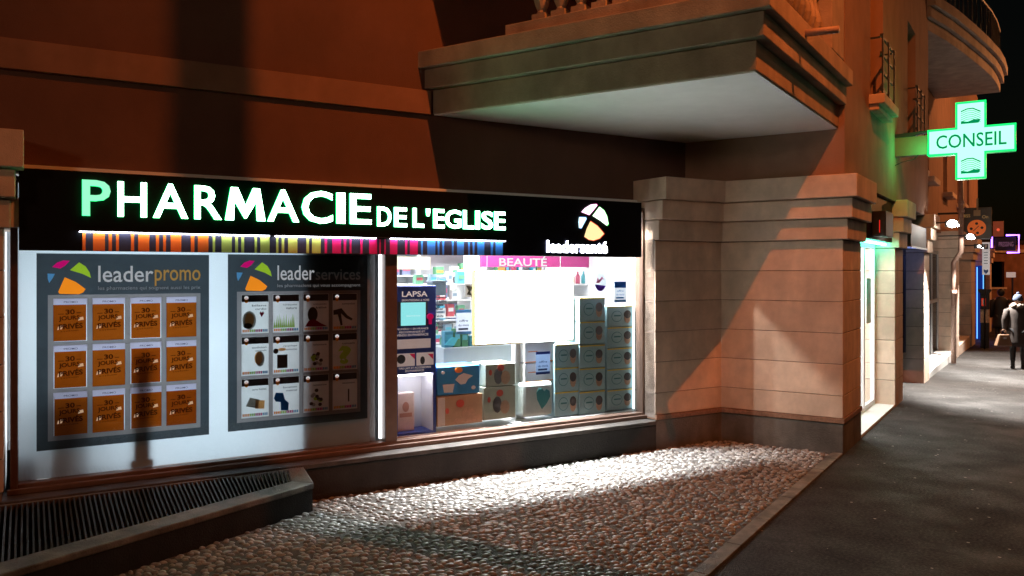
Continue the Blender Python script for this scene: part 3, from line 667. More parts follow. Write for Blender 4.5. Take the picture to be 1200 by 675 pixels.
def svc_card(T, a, b, z0, z1, r, c):
    w = b-a; h = z1-z0; y = PP-.0035; X = lambda u: a+u*w; Z = lambda v: z0+v*h
    cd = T.part('service_card', MB().rect(a-.003, b+.003, z0-.003, z1+.003, y), pm('card_paper', (235, 231, 226)))
    T.part('card_header', MB().box(a, b, y-.001, y-.0004, Z(.82), z1), pm('slate2', (88, 84, 86)), parent=cd)
    T.part('card_emblem', MB().disc(X(.17), Z(.86), .07*w, .07*h, y-.003, y-.0013, 0, 12).disc(X(.17), Z(.93), .08*w, .05*h, y-.003, y-.0013, 1, 12), [pm('amber', (240, 165, 45)), pm('silver', (225, 228, 232), .8, .42)], parent=cd)
    st = MB(); q = 0.03
    for i, (k, n) in enumerate((('0', 4), ('1', 3), ('2', 4), ('3', 3))):
        for j in range(n): st.box(X(q), X(q+.05), y-.001, y-.0004, Z(.03), Z(.10), i); q += .068
    T.part('colour_bar', st, [pm('amber', (240, 165, 45)), pm('lime', (165, 200, 60)), pm('magenta', (200, 20, 130)), pm('sky', (90, 150, 190))], parent=cd)
    k = SVC[r][c]; g = MB(); cols_ = [pm('ink2', (92, 84, 80), .85), pm('leaf', (185, 215, 90)), pm('skin', (240, 205, 160)), pm('teal', (45, 105, 145)), pm('mid', (170, 165, 158)), pm('rose', (150, 30, 60))]
    y0, y1 = y-.002, y-.0006
    tx = MB(); tt = {'balloon': ('bilans', 'cardio'), 'grass': ('homéopathie', 'nature'), 'bear': ('orthopédie', 'bébé'), 'legs': ('contention', ''), 'ear': ('audition', 'appareils'), 'bin': ('recyclage', 'cartouches'), 'plants': ('herboristerie', ''), 'query': ('conseils', ''), 'cards': ('carte fidélité', ''), 'boot': ('location', 'matériel'), 'berries': ('micronutrition', ''), 'pen': ('vaccination', '')}[k]
    tx.text(tt[0], X(.38), X(.92), Z(.70), Z(.75), y-.0015, 0, .005)
    if tt[1]: tx.text(tt[1], X(.5), X(.92), Z(.61), Z(.66), y-.0015, 0, .005)
    T.part('lettering', tx, pm('ink', (50, 46, 44)), parent=cd)
    if k == 'balloon':
        g.disc(X(.28), Z(.34), .25*w, .24*h, y0, y1, 4); g.disc(X(.28), Z(.36), .17*w, .17*h, y0-.0005, y1-.0005, 2); g.disc(X(.22), Z(.2), .17*w, .07*h, y0-.001, y1-.001, 0)
        g.prism([(X(.66), Z(.52)), (X(.74), Z(.42)), (X(.84), Z(.52)), (X(.79), Z(.57)), (X(.75), Z(.53)), (X(.70), Z(.57))], y0, y1, 5)
    elif k == 'grass':
        for i in range(11):
            u = .04+i*.075; hh = .22+.16*abs(math.sin(i*2.3)); g.prism([(X(u-.03), Z(.12)), (X(u+.04), Z(.12)), (X(u+.02+.03*math.sin(i)), Z(.12+hh))], y0-.0001*i, y1-.0001*i, 1)
    elif k == 'bear': g.disc(X(.36), Z(.45), .2*w, .2*h, y0, y1, 0); g.prism([(X(.05), Z(.12)), (X(.95), Z(.12)), (X(.7), Z(.2)), (X(.4), Z(.33)), (X(.2), Z(.28))], y0-.0005, y1-.0005, 5)
    elif k == 'legs': g.prism([(X(.02), Z(.55)), (X(.35), Z(.6)), (X(.6), Z(.4)), (X(.82), Z(.3)), (X(.78), Z(.25)), (X(.55), Z(.32)), (X(.33), Z(.46)), (X(.4), Z(.14)), (X(.32), Z(.12)), (X(.2), Z(.43)), (X(.02), Z(.42))], y0, y1, 0)
    elif k == 'ear': g.disc(X(.68), Z(.42), .17*w, .2*h, y0, y1, 4); g.disc(X(.62), Z(.44), .15*w, .17*h, y0-.0005, y1-.0005, 2)
    elif k == 'bin': g.prism([(X(.15), Z(.14)), (X(.55), Z(.14)), (X(.55), Z(.5)), (X(.15), Z(.5))], y0, y1, 0); g.disc(X(.1), Z(.6), .1*w, .07*h, y0, y1, 0); g.disc(X(.34), Z(.64), .16*w, .04*h, y0, y1, 2)
    elif k in ('plants', 'berries'):
        for i in range(12): g.disc(X(.3+.4*rr.random()), Z(.18+.42*rr.random()), .08*w, .05*h, y0-.0001*i, y1-.0001*i, (0, 1, 4, 0)[i % 4], 7)
    elif k == 'query':
        g.text('?', X(.2), X(.75), Z(.15), Z(.66), y0, 1, .06)
    elif k == 'cards': g.prism([(X(.15), Z(.3)), (X(.6), Z(.22)), (X(.66), Z(.45)), (X(.3), Z(.52))], y0, y1, 4); g.prism([(X(.5), Z(.22)), (X(.84), Z(.2)), (X(.86), Z(.42)), (X(.52), Z(.44))], y0-.0005, y1-.0005, 2)
    elif k == 'boot': g.prism([(X(.02), Z(.45)), (X(.1), Z(.6)), (X(.38), Z(.58)), (X(.45), Z(.4)), (X(.6), Z(.3)), (X(.58), Z(.1)), (X(.3), Z(.12)), (X(.28), Z(.34)), (X(.1), Z(.36))], y0, y1, 3)
    elif k == 'pen': g.box(X(.62), X(.68), y0, y1, Z(.2), Z(.55), 0)
    T.part('illustration', g, cols_, parent=cd)
poster('services_poster', 'slate poster headed leaderservice with white service cards, its side by the mullion in shade', (265.5, 298), (429, 299.5), (268.5, 507), (432, 489),
       ('leader', 'services', 'smoke', (120, 118, 116)), .60, 'les pharmaciens qui vous accompagnent', svc_card, None)

# dark things standing behind the frosted film
def behind(name, label, cat, px0, px1, z0, z1, y0, y1, mt, feet=True):
    x0 = FF.hit(px0, 400, y0)[0]; x1 = FF.hit(px1, 400, y0)[0]
    T = Thing(name, label, cat, FF, ((x0+x1)/2, y0, .30))
    T.part('carcass', MB().box(x0, x1, y0, y1, z0, z1), mt, bevel=.01)
    s_ = MB()
    for i in range(3): s_.box(x0+.02, x1-.02, y0-.006, y0-.001, z0+(z1-z0)*(i+.04)/3, z0+(z1-z0)*(i+.94)/3)
    T.part('drawer_front', s_, mt)
behind('film_light_blocker', 'tall dark light blocker added behind the frosted glass beside the mullion', 'cabinet', 352, 440, .31, 2.6, .075, .5, M['blackm'])  # added to block the backlight and darken that poster's side
behind('dark_reflection_block', 'low dark block added for a reflection, behind the frosted glass under the orange cards', 'cabinet', 58, 108, .31, 1.02, .16, .5, M['blackm'])  # added block stands in for a dark reflection on the cards
behind('small_drawer_unit', 'small dark drawer unit blurred behind the glass just left of the stand leg', 'cabinet', 100, 138, .31, .50, .25, .5, M['blackm'])
behind('dark_storage_box', 'low dark box seen blurred through the frosted glass by the left window end', 'box', 8, 44, .31, .62, .2, .6, M['blackm'])
c0 = FF.hit(166, 500, .09)[0]
st = Thing('folding_stand', 'dark stand leg rising behind the orange card poster from the window bottom', 'stand', FF, (c0, .09, .405))
st.part('foot', MB().box(c0-.085, c0+.085, .056, .12, .405, .47), M['greyp'], bevel=.008)
st.part('column', MB().box(c0-.06, c0+.06, .062, .10, .471, 1.32), M['blackm'], bevel=.006)

# ------------------------------------------------------------------ WINDOW DISPLAY (bright bay)
def dpx(px, py, y): return FF.hit(px, py, y)
# LAPSA stand
Y0 = .10
ax = dpx(464, 400, Y0)[0]; bx_ = dpx(511, 400, Y0)[0]; zt0 = dpx(490, 335, Y0)[1]
navy = pbr('navy_card', (.01, .035, .22), .45, .05); 
ST = Thing('breast_pump_display_stand', 'navy blue cardboard LAPSA display stand with a small cyan screen beside the mullion', 'display stand', FF, ((ax+bx_)/2, Y0, .406))
zn = dpx(490, 438, Y0)[1]; zz = .407
ST.part('header_panel', MB().box(ax, bx_, Y0, Y0+.3, zn, zt0), navy, bevel=.004)
ST.part('niche_lining', MB().box(ax+.0205, bx_-.0305, Y0+.27, Y0+.279, zz+.0205, zn-.022).box(bx_-.036, bx_-.0305, Y0+.004, Y0+.269, zz+.0205, zn-.022), M['white'])
ST.part('niche', MB().box(ax, ax+.02, Y0, Y0+.3, zz, zn-.001).box(bx_-.03, bx_, Y0, Y0+.3, zz, zn-.001).box(ax+.02, bx_-.03, Y0+.28, Y0+.3, zz, zn-.001).box(ax+.02, bx_-.03, Y0, Y0+.28, zz, zz+.02), navy)
ST.part('niche_light', MB().box(ax+.03, bx_-.04, Y0+.04, Y0+.08, zn-.02, zn-.002), emis('niche_light', (1, .95, 1), 22))
ST.part('product_pack', MB().box(ax+.05, ax+.24, Y0+.1, Y0+.2, zz+.021, zz+.40), pbr('pack_white', (.75, .68, .62), .5, .1, 14), bevel=.01)
ST.part('pack_print', MB().box(ax+.08, ax+.21, Y0+.096, Y0+.0995, zz+.16, zz+.2).disc(ax+.145, zz+.26, .035, .05, Y0+.096, Y0+.0995, 0, 12), pbr('pack_print', (.55, .32, .25), .5, .1))
def T2(px, py): return dpx(px, py, Y0-.002)
wtx = pbr('white_print', (.8, .8, .82), .5, 0, em=(1, 1, 1), es=.35)
t = MB(); a = T2(471, 348); b = T2(501, 341); t.text('LAPSA', a[0], b[0], a[1], b[1], Y0-.002, 0, .02)
t.text('BREASTFEEDING & MORE', T2(471, 352)[0], T2(503, 352)[0], T2(480, 353)[1], T2(480, 350.6)[1], Y0-.002, 0, .0)
for i, tx in enumerate(('NUMÉRO 1 EN FRANCE', 'RECOMMANDÉ ET', 'VENDU EN PHARMACIE')):
    t.text(tx, T2(465+(3 if i == 1 else 0), 380)[0], T2(502-(4 if i == 1 else 0), 380)[0], T2(480, 386.5+i*3.7)[1], T2(480, 383.8+i*3.7)[1], Y0-.002, 0, .0)
t.text('TIRE-LAIT ET ACCESSOIRES', T2(467, 430)[0], T2(505, 430)[0], T2(480, 432.5)[1], T2(480, 430.3)[1], Y0-.002, 0, 0)
t.text('EN PHARMACIE', T2(475, 434)[0], T2(497, 434)[0], T2(480, 435.8)[1], T2(480, 433.6)[1], Y0-.002, 0, 0)
ST.part('lettering', t, wtx)
a = T2(467, 382); b = T2(502, 352.5); scx = (T2(468, 350)[0], T2(498, 350)[0])
so = ST.part('screen', MB().box(T2(466, 350)[0], T2(501, 350)[0], Y0-.006, Y0-.0005, T2(480, 382)[1], T2(480, 353.5)[1]), M['blackm'])
ST.part('screen_picture', MB().box(T2(469.5, 350)[0], T2(498.5, 350)[0], Y0-.008, Y0-.0065, T2(480, 381.5)[1], T2(480, 354.5)[1]), emis('cyan_screen', (.30, .86, .88), 1.0), parent=so)
ST.part('screen_lettering', MB().text('bienvenue', T2(476, 350)[0], T2(492, 350)[0], T2(480, 371)[1], T2(480, 369)[1], Y0-.0095, 0, 0), emis('screen_text', (.7, 1, 1), 1.0), parent=so)
ST.part('product_panel', MB().box(T2(465, 400)[0], T2(504.5, 400)[0], Y0-.004, Y0-.0005, T2(480, 408.5)[1], T2(480, 397.5)[1]).box(T2(465, 400)[0], T2(486, 400)[0], Y0-.004, Y0-.0005, T2(480, 429)[1], T2(480, 414)[1]).box(T2(488, 400)[0], T2(508, 400)[0], Y0-.004, Y0-.0005, T2(480, 429)[1], T2(480, 414)[1]), pbr('panel_white', (.6, .6, .63), .5, .03, em=(1, 1, 1), es=.15))
pr = MB(); u = T2(470, 421); pr.disc(u[0], u[1], .045, .045, Y0-.006, Y0-.0045, 0, 14); u = T2(495, 421); pr.disc(u[0], u[1]-.01, .025, .04, Y0-.006, Y0-.0045, 0, 14)
for px in (484, 505.5): p0 = T2(px-4.5, 414.5); p1 = T2(px+2, 414.5); p2 = T2(px+2, 421); pr.prism([p0, p1, p2], Y0-.006, Y0-.0045, 1)
ST.part('product_picture', pr, [M['blackm'], pbr('pink_tag', (.7, .02, .12), .5, 0)])
u = dpx(504, 371, Y0-.02)
ST.part('pink_clip', MB().disc(u[0], u[1], .034, .03, Y0-.03, Y0-.01, 0, 14).box(u[0]-.012, u[0]+.015, Y0-.03, Y0-.012, u[1]-.075, u[1]-.03), pbr('pink_plastic', (.8, .01, .22), .3, 0, em=(1, 0, .2), es=.15))

def carton(label, px0, px1, py0, py1, y, d, front, deco, side=None, group=None, name='diaper_carton', cat='box', bvl=.006):
    x0, z1 = dpx(px0, py0, y); x1, z0 = dpx(px1, py1, y)
    xm = (x0+x1)/2; z1 = dpx((px0+px1)/2, py0, y)[1]; z0 = dpx((px0+px1)/2, py1, y)[1]
    T = Thing(name, label, cat, FF, (xm, y, z0), group=group)
    T.part('carton', MB().box(x0, x1, y, y+d, z0, z1), front, bevel=bvl)
    if deco:
        X = lambda u: x0+u*(x1-x0)
        Z = lambda v: z0+v*(z1-z0)
        deco(T, X, Z, x0, x1, y, z0, z1)
    return T
skin_ = pbr('print_skin', (.45, .27, .17), .5, .2, 20); orange_ = pbr('print_orange', (.75, .22, .03), .5, .05); yel = pbr('print_yellow', (.75, .52, .05), .5, .05)
tealb = pbr('carton_teal', (.34, .52, .56), .5, .08, 6); blueb = pbr('carton_blue', (.03, .22, .48), .5, .08, 8); tanb = pbr('carton_tan', (.42, .27, .16), .5, .15, 9)
greenb = pbr('carton_grey_green', (.40, .42, .33), .5, .1, 9); whp = pbr('print_white', (.72, .74, .74), .5, .02); dk = pbr('print_hair', (.03, .02, .018), .6, .1); redp = pbr('print_red', (.5, .06, .03), .5, .05); tealp = pbr('print_teal', (.02, .16, .17), .5, .05)
def deco_swan(T, X, Z, x0, x1, y, z0, z1):
    m = MB(); m.prism([(X(.42), Z(.52)), (X(.5), Z(.66)), (X(.62), Z(.74)), (X(.78), Z(.66)), (X(.84), Z(.62)), (X(.72), Z(.52)), (X(.66), Z(.36)), (X(.55), Z(.34))], y-.004, y-.0005, 0)
    m.prism([(X(.16), Z(.1)), (X(.36), Z(.08)), (X(.4), Z(.38)), (X(.13), Z(.38))], y-.004, y-.0005, 0); m.disc(X(.5), Z(.86), .045, .03, y-.004, y-.0005, 1, 14); m.disc(X(.14), Z(.8), .02, .016, y-.004, y-.0005, 0, 10).disc(X(.85), Z(.2), .025, .02, y-.004, y-.0005, 0, 10)
    T.part('print', m, [whp, orange_])
def deco_baby(T, X, Z, x0, x1, y, z0, z1):
    m = MB(); m.disc(X(.68), Z(.36), .075, .06, y-.004, y-.0005, 0, 16); m.prism([(X(.3), Z(.04)), (X(.95), Z(.05)), (X(.96), Z(.3)), (X(.7), Z(.2)), (X(.4), Z(.22))], y-.0035, y-.0004, 0)
    m.disc(X(.5), Z(.72), .045, .04, y-.004, y-.0005, 1, 14); m.disc(X(.22), Z(.5), .02, .03, y-.004, y-.0005, 1, 14); m.box(X(.02), X(.17), y-.003, y-.0004, Z(.02), Z(.96), 2)
    T.part('print', m, [skin_, redp, whp])
def deco_head(T, X, Z, x0, x1, y, z0, z1):
    m = MB(); m.disc(X(.42), Z(.45), .05, .085, y-.004, y-.0005, 0, 16); m.disc(X(.66), Z(.36), .055, .07, y-.0045, y-.0005, 2, 16); m.disc(X(.5), Z(.8), .04, .035, y-.004, y-.0005, 1, 14); m.disc(X(.16), Z(.62), .018, .03, y-.004, y-.0005, 1, 14)
    T.part('print', m, [dk, redp, skin_])
carton('blue nappy carton with a white bird print, stacked on the tan one', 512, 562, 429, 462, .10, .3, blueb, deco_swan)
carton('tan nappy carton with a baby print under the blue bird carton by the navy stand', 512, 565.5, 463, 497.5, .10, .3, tanb, deco_baby)
carton('grey green nappy carton with two round red marks topmost beside the blue bird carton', 569, 604, 426, 452, .10, .3, greenb, deco_head)
carton('grey green nappy carton with a dark round print resting on the deck', 567, 604, 453, 491, .10, .3, greenb, deco_head)
# white packs
def deco_heart(T, X, Z, x0, x1, y, z0, z1):
    pts = [(.62, .2), (.78, .36), (.9, .55), (.88, .72), (.78, .78), (.7, .72), (.64, .8), (.52, .82), (.44, .7), (.46, .5)]
    T.part('heart_print', MB().prism([(X(u), Z(v)) for u, v in pts], y-.004, y-.0005), tealp)
carton('soft white nappy pack with a dark teal heart standing on the window deck', 613, 648, 448, 488, .10, .22, pbr('soft_pack', (.55, .62, .60), .45, .1, 8, .3, 20), deco_heart, name='nappy_pack', cat='pack', bvl=.035)
def deco_line(T, X, Z, x0, x1, y, z0, z1):
    T.part('orange_line', MB().box(X(.02), X(.98), y-.003, y-.0005, Z(.0), Z(.04)).box(X(.1), X(.4), y-.003, y-.0005, Z(.5), Z(.54)), orange_)
carton('white carton with an orange base line on top of the heart printed pack', 615, 651, 400, 424, .16, .2, M['white'], deco_line, name='white_carton')
carton('white carton with an orange base line directly above the heart printed pack', 615, 651, 425.5, 446.5, .16, .2, M['white'], deco_line, name='white_carton')
def deco_face(T, X, Z, x0, x1, y, z0, z1):
    w = x1-x0
    m = MB(); m.box(X(.0)+.004, X(1)-.004, y-.003, y-.0005, Z(.93), Z(.985), 0); m.disc(X(.36), Z(.5), .2*w, .27*(z1-z0), y-.003, y-.0005, 1, 18); m.disc(X(.36), Z(.5), .185*w, .245*(z1-z0), y-.0036, y-.003, 2, 18)
    m.disc(X(.76), Z(.42), .12*w, .27*(z1-z0), y-.004, y-.0005, 3, 14); m.disc(X(.76), Z(.58), .135*w, .2*(z1-z0), y-.0046, y-.001, 4, 14)
    m.box(X(.25), X(.5), y-.0045, y-.004, Z(.5), Z(.56), 1)
    T.part('baby_print', m, [yel, tealp, tealb, skin_, dk])
rows = [(348.5, 376), (376.5, 403), (404, 430.5), (431, 457.5), (458, 486)]
rowsC = [(358.5, 382.5), (383, 407), (407.5, 431.5), (432, 455.5), (456, 480)]
ordn = ['lowest', 'second from bottom', 'middle', 'second from top', 'topmost']
mid = rows
for i, (a, b) in enumerate(rows):
    carton('teal baby print carton, %s of the taller stack in the window' % ordn[4-i], 679, 709, a, b, .12, .3, tealb, deco_face, group='teal nappy cartons stacked in the window')
for i, (a, b) in enumerate(rowsC):
    carton('teal baby print carton, %s of the stack touching the window end' % ordn[4-i], 711.5, 742.5, a+.0, b+.0, .12, .3, tealb, deco_face, group='teal nappy cartons stacked in the window')
for i, (a, b) in enumerate(((404, 431), (431.5, 459), (459.5, 488))):
    carton('teal baby print carton, %s of the three beside the heart pack' % ('topmost', 'middle', 'lowest')[i], 650, 678, a-1, b-.5, .13, .3, tealb, deco_face, group='teal nappy cartons stacked in the window')
# stickers and leaflets on the glass
def leaflet(label, px0, px1, py0, py1, mats, y=.012, lines=3, name='leaflet'):
    x0, z1 = dpx(px0, py0, y); x1, z0 = dpx(px1, py1, y)
    z1 = dpx((px0+px1)/2, py0, y)[1]; z0 = dpx((px0+px1)/2, py1, y)[1]
    T = Thing(name, label, 'leaflet', FF, ((x0+x1)/2, y, z0)); h = z1-z0; w = x1-x0
    T.part('sheet', MB().box(x0, x1, y, y+.001, z0, z1), mats[0])
    T.part('coloured_bands', MB().box(x0, x1, y-.001, y-.0003, z1-h*.3 if lines == 2 else z1-h*.12, z1).box(x0, x1, y-.001, y-.0003, z0, z0+h*.11), mats[1])
    t = MB()
    t.text('offre', x0+w*.2, x1-w*.2, z1-h*.5, z1-h*.4, y-.001, 0, .01).text('du mois', x0+w*.15, x1-w*.15, z1-h*.68, z1-h*.58, y-.001, 0, .01).box(x0+w*.15, x1-w*.2, y-.0012, y-.0008, z0+h*.17, z0+h*.25)
    T.part('lettering', t, mats[2])
pb = paper('leaflet_blue', (.05, .22, .50), .5); pw = paper('leaflet_white', (.75, .8, .85), .6); pi = paper('leaflet_ink', (.04, .05, .12), .4); pn = paper('leaflet_navy', (.03, .07, .3), .5); pc = paper('leaflet_cyan', (.25, .55, .75), .5); pgy = paper('leaflet_grey', (.45, .55, .7), .5)
leaflet('grey and navy price leaflet taped over the white cartons', 628, 644.5, 412, 438.5, (pgy, pn, pi))
leaflet('sky blue topped leaflet stuck high beside the round sticker', 720, 733.5, 330, 354, (pw, pb, pb), lines=2)
leaflet('pale leaflet with a pink drawing and blue bands near the lit white panel', 534.5, 552, 363, 391.5, (pw, pc, pi), y=.09)
u = dpx(703.5, 330.5, .012)
T = Thing('round_sticker', 'round pink and violet sticker on the glass above the teal cartons', 'sticker', FF, (u[0], .012, u[1]-.1))
T.part('disc', MB().disc(u[0], u[1], .082, .105, .012, .013, 0, 28), pw)
T.part('pink_print', MB().prism([(u[0]-.06, u[1]-.01), (u[0]-.035, u[1]+.06), (u[0]-.02, u[1]+.02), (u[0]+.02, u[1]+.06), (u[0]+.06, u[1]+.02), (u[0]+.03, u[1]+.035), (u[0]-.015, u[1]-.01)], .0105, .0117), paper('pink', (.8, .35, .5), .5))
T.part('violet_band', MB().disc(u[0], u[1], .078, .1, .0105, .0117, 0, 14, math.pi*1.08, math.pi*1.92), paper('violet', (.25, .12, .5), .5))
# vertical word list on the glass
words = ['Espace', 'Taille', 'Ventre', 'Minceur', 'Jambes', 'Cellulite', 'Fermeté', 'Détox', 'Tonus']
T = Thing('window_lettering', 'column of small dark words on a strip beside the navy stand', 'lettering', FF, (dpx(515, 380, .1)[0], .10, dpx(515, 386, .1)[1]))
t = MB()
for i, wd in enumerate(words):
    yy = 347+i*4.3; t.text(wd, dpx(510.5, yy, .13)[0], dpx(519.5+(4 if i < 2 else 0), yy, .13)[0], dpx(515, yy+3.4, .13)[1], dpx(515, yy, .13)[1], .13, 0, .03)
T.part('words', t, pbr('dark_slate_print', (.04, .07, .10), .6, 0))
# white lit display panel
scY = .2
x0, _ = dpx(557, 360, scY); x1, _ = dpx(671, 360, scY); z1 = dpx(614, 318.5, scY)[1]; z0 = dpx(614, 400.5, scY)[1]
T = Thing('lit_display_panel', 'large blank glowing white display panel with thin gold edge hanging in the window', 'display panel', FF, ((x0+x1)/2, scY, z0))
T.part('frame', MB().box(x0-.012, x1+.012, scY, scY+.05, z0-.014, z1+.012), pbr('gold_edge', (.6, .42, .15), .35, .05, metal=.6), bevel=.003)
T.part('screen', MB().box(x0, x1, scY-.004, scY-.0005, z0, z1), emis('screen_white', (1, .99, .97), 15))
T.part('cable', MB().tube([(x0+.15, scY+.02, z1+.012), (x0+.15, scY+.02, WZ1+.015)], .004).tube([(x1-.15, scY+.02, z1+.012), (x1-.15, scY+.02, WZ1+.015)], .004), M['alu'])
cx_ = dpx(607, 420, .3)[0]
T = Thing('white_column', 'white square post standing in the window between the cartons and the heart pack', 'post', FF, (cx_, .3, .302))
T.part('shaft', MB().box(cx_-.05, cx_+.05, .26, .36, .302, z0-.02), M['white'], bevel=.006)
T.part('base_plate', MB().box(cx_-.07, cx_+.07, .25, .37, .302, .415), M['white'], bevel=.004)
# BEAUTE banner and shelf unit on the back wall
by = 1.55
bx0 = dpx(565, 305, by)[0]; bx1 = dpx(733, 305, by)[0]; bzt = dpx(640, 294, by)[1]; bzb = dpx(640, 313, by)[1]
SHF = Thing('beauty_shelf_unit', 'white shelf unit with a pink BEAUTÉ banner deep inside the shop', 'shelf unit', FF, ((bx0+bx1)/2, by, .30))
SHF.part('banner', MB().box(bx0, bx1, by, by+.05, bzb, bzt+.05), pbr('pink_banner', (.50, .045, .22), .5, .03))
a = dpx(585, 312, by-.004); b = dpx(641, 300.5, by-.004)
SHF.part('banner_lettering', MB().text('BEAUTÉ', a[0], b[0], a[1], b[1], by-.004, 0, .02), emis('banner_white', (1, 1, 1), 1.1))
carc = MB().box(bx0-.02, bx0, by+.06, by+.45, .302, bzt).box(bx1, bx1+.02, by+.06, by+.45, .302, bzt)
shz = [bzb-.22, bzb-.62, bzb-1.0, bzb-1.4]
for z in shz: carc.box(bx0, bx1, by+.02, by+.45, z-.02, z)
SHF.part('shelves', carc, M['white'])
bot_cols = [pbr('bottle_%d' % i, c, .35, .05) for i, c in enumerate(((.55, .12, .2), (.1, .45, .5), (.6, .6, .65), (.35, .2, .5), (.7, .45, .35)))]
nb = 0
for z in shz[:4]:
    x = bx0+.08
    while x < bx1-.05:
        i = nb % 5; k = rnd.uniform(.85, 1.15)
        nm = ('crimson', 'teal', 'silver grey', 'violet', 'peach')[i]
        single('bottle', '%s toiletry bottle standing on the shelf unit under the pink banner' % nm, 'bottle', FF, (x, by+.12, z+.0005),
               MB().lathe([(.03, 0), (.032, .02), (.032, .09*k), (.018, .115*k), (.012, .12*k), (.012, .15*k)], (x, by+.12, z+.0005), n=10), bot_cols[i], group='%s bottles on the beauty shelves' % nm, smooth=True)
        nb += 1; x += rnd.uniform(.085, .11)
# side shelf unit left, cream fascia
cy = 1.3
cx0 = dpx(465, 320, cy)[0]-.05; cx1 = dpx(552, 320, cy)[0]
T = Thing('medicine_shelf_unit', 'pale shelf unit with a cream top fascia behind the navy stand', 'shelf unit', FF, ((cx0+cx1)/2, cy, .30))
T.part('fascia', MB().box(cx0, dpx(504, 320, cy)[0], cy, cy+.04, dpx(480, 315.5, cy)[1], dpx(480, 301, cy)[1]), pbr('cream_fascia', (.8, .66, .42), .5, .02, em=(1, .85, .6), es=.3))
c = MB()
szs = [dpx(500, yy, cy)[1] for yy in (333, 352, 372, 392, 412)]
for z in szs: c.box(cx0, cx1, cy+.02, cy+.35, z-.015, z)
c.box(cx1, cx1+.02, cy, cy+.35, .302, dpx(500, 316, cy)[1])
T.part('shelves', c, M['white'])
pcol = [pbr('product_%d' % i, cc, .5, .05) for i, cc in enumerate(((.8, .8, .8), (.12, .45, .55), (.55, .1, .12), (.3, .4, .5), (.2, .5, .3)))]
k = 0
for z in szs:
    x = cx0+.3
    while x < cx1-.08:
        w_ = rnd.uniform(.06, .11); h_ = rnd.uniform(.08, .15); i = rnd.choice([0, 0, 1, 2, 3, 4]); nm = ('white', 'cyan', 'red', 'steel blue', 'green')[i]
        m = MB().box(x, x+w_, cy+.04, cy+.12, z+.0005, z+h_).box(x+.01, x+w_-.01, cy+.038, cy+.0398, z+h_*.4, z+h_*.7, 1)
        single('medicine_box', '%s medicine box on the pale shelves behind the navy stand' % nm, 'box', FF, (x+w_/2, cy+.08, z+.0005), m, [pcol[i], pcol[(i+3) % 5]], group='%s medicine boxes on the pale shelves' % nm)
        k += 1; x += w_+rnd.uniform(.015, .12)
# wall shelving at the back with mixed packs
wy_ = 2.6
T = Thing('wall_shelving', 'long white wall shelving along the back of the shop', 'shelf unit', FF, (-1.2, wy_, .30))
c = MB(); wz = [.75, 1.05, 1.35, 1.65, 1.95, 2.25]
for z in wz: c.box(-2.6, .38, wy_+.02, RD-.01, z-.018, z)
for x in (-2.6, -1.6, -.6, .36): c.box(x, x+.02, wy_, RD-.01, .302, 2.45)
T.part('shelves', c, pbr('shelf_grey', (.5, .52, .55), .5, .03))
gcol = [pbr('goods_%d' % i, cc, .5, .05) for i, cc in enumerate(((.05, .25, .35), (.30, .04, .08), (.10, .12, .2), (.35, .18, .04), (.08, .25, .12), (.5, .5, .5)))]
gn = ('deep blue', 'dark red', 'slate', 'ochre', 'green', 'grey'); k = 0
for z in wz:
    x = -2.5
    while x < .3:
        w_ = rnd.uniform(.05, .13); h_ = rnd.uniform(.10, .22); i = rnd.randrange(6)
        if all(abs(x-q) > .16 for q in (-1.6, -.6)) and rnd.random() < .85 and k < 95:
            single('toiletry_pack', '%s pack on the white wall shelving at the back' % gn[i], 'pack', FF, (x+w_/2, wy_+.1, z+.0005), MB().box(x, x+w_, wy_+.05, wy_+.15, z+.0005, z+h_).box(x+.008, x+w_-.008, wy_+.047, wy_+.0495, z+h_*.3, z+h_*.6, 1), [gcol[i], gcol[(i+5) % 6]], group='%s packs on the back wall shelving' % gn[i]); k += 1
        x += w_+rnd.uniform(.01, .06)
# grey monitor on the counter and a wall picture
a = dpx(507, 331, 1.0); b = dpx(523, 346, 1.0)
T = Thing('grey_box_file', 'blue grey box standing just above the word list', 'box', FF, ((a[0]+b[0])/2, 1.0, b[1]))
T.part('carton', MB().box(a[0], b[0], 1.0, 1.15, b[1], a[1]), pbr('bluegrey', (.16, .22, .28), .5, .05), bevel=.005)
T.part('lid', MB().box(a[0]-.01, b[0]+.01, .99, 1.16, a[1]+.0005, a[1]+.02), pbr('bluegrey2', (.3, .36, .42), .5, .05))
a = dpx(545, 333, .9); b = dpx(555, 348, .9)
T = Thing('framed_notice', 'small notice with a dark drawing left of the glowing panel', 'notice', FF, ((a[0]+b[0])/2, .9, b[1]))
T.part('board', MB().box(a[0], b[0], .9, .91, b[1], a[1]), M['white'])
w_ = b[0]-a[0]; h_ = a[1]-b[1]
T.part('drawing', MB().prism([(a[0]+w_*.1, a[1]-h_*.1), (b[0]-w_*.05, a[1]-h_*.2), (a[0]+w_*.6, b[1]+h_*.4), (b[0]-w_*.2, b[1]+h_*.1), (a[0]+w_*.2, b[1]+h_*.2), (a[0]+w_*.4, b[1]+h_*.5)], .897, .8995), M['dframe'])
# counter with turquoise products
a = dpx(520, 408, .8); b = dpx(600, 408, .8)
T = Thing('sales_counter', 'white sales counter with a turquoise chevron behind the blue bird carton', 'counter', FF, ((a[0]+b[0])/2, .8, .30))
T.part('body', MB().box(a[0], b[0], .8, 1.2, .302, a[1]), pbr('counter_grey', (.42, .48, .52), .5, .05), bevel=.008)
T.part('chevron', MB().prism([dpx(p[0], p[1], .795) for p in ((521, 404), (530, 395), (537, 396), (532, 405))], .79, .7995), pbr('turq', (.1, .55, .65), .5, 0))

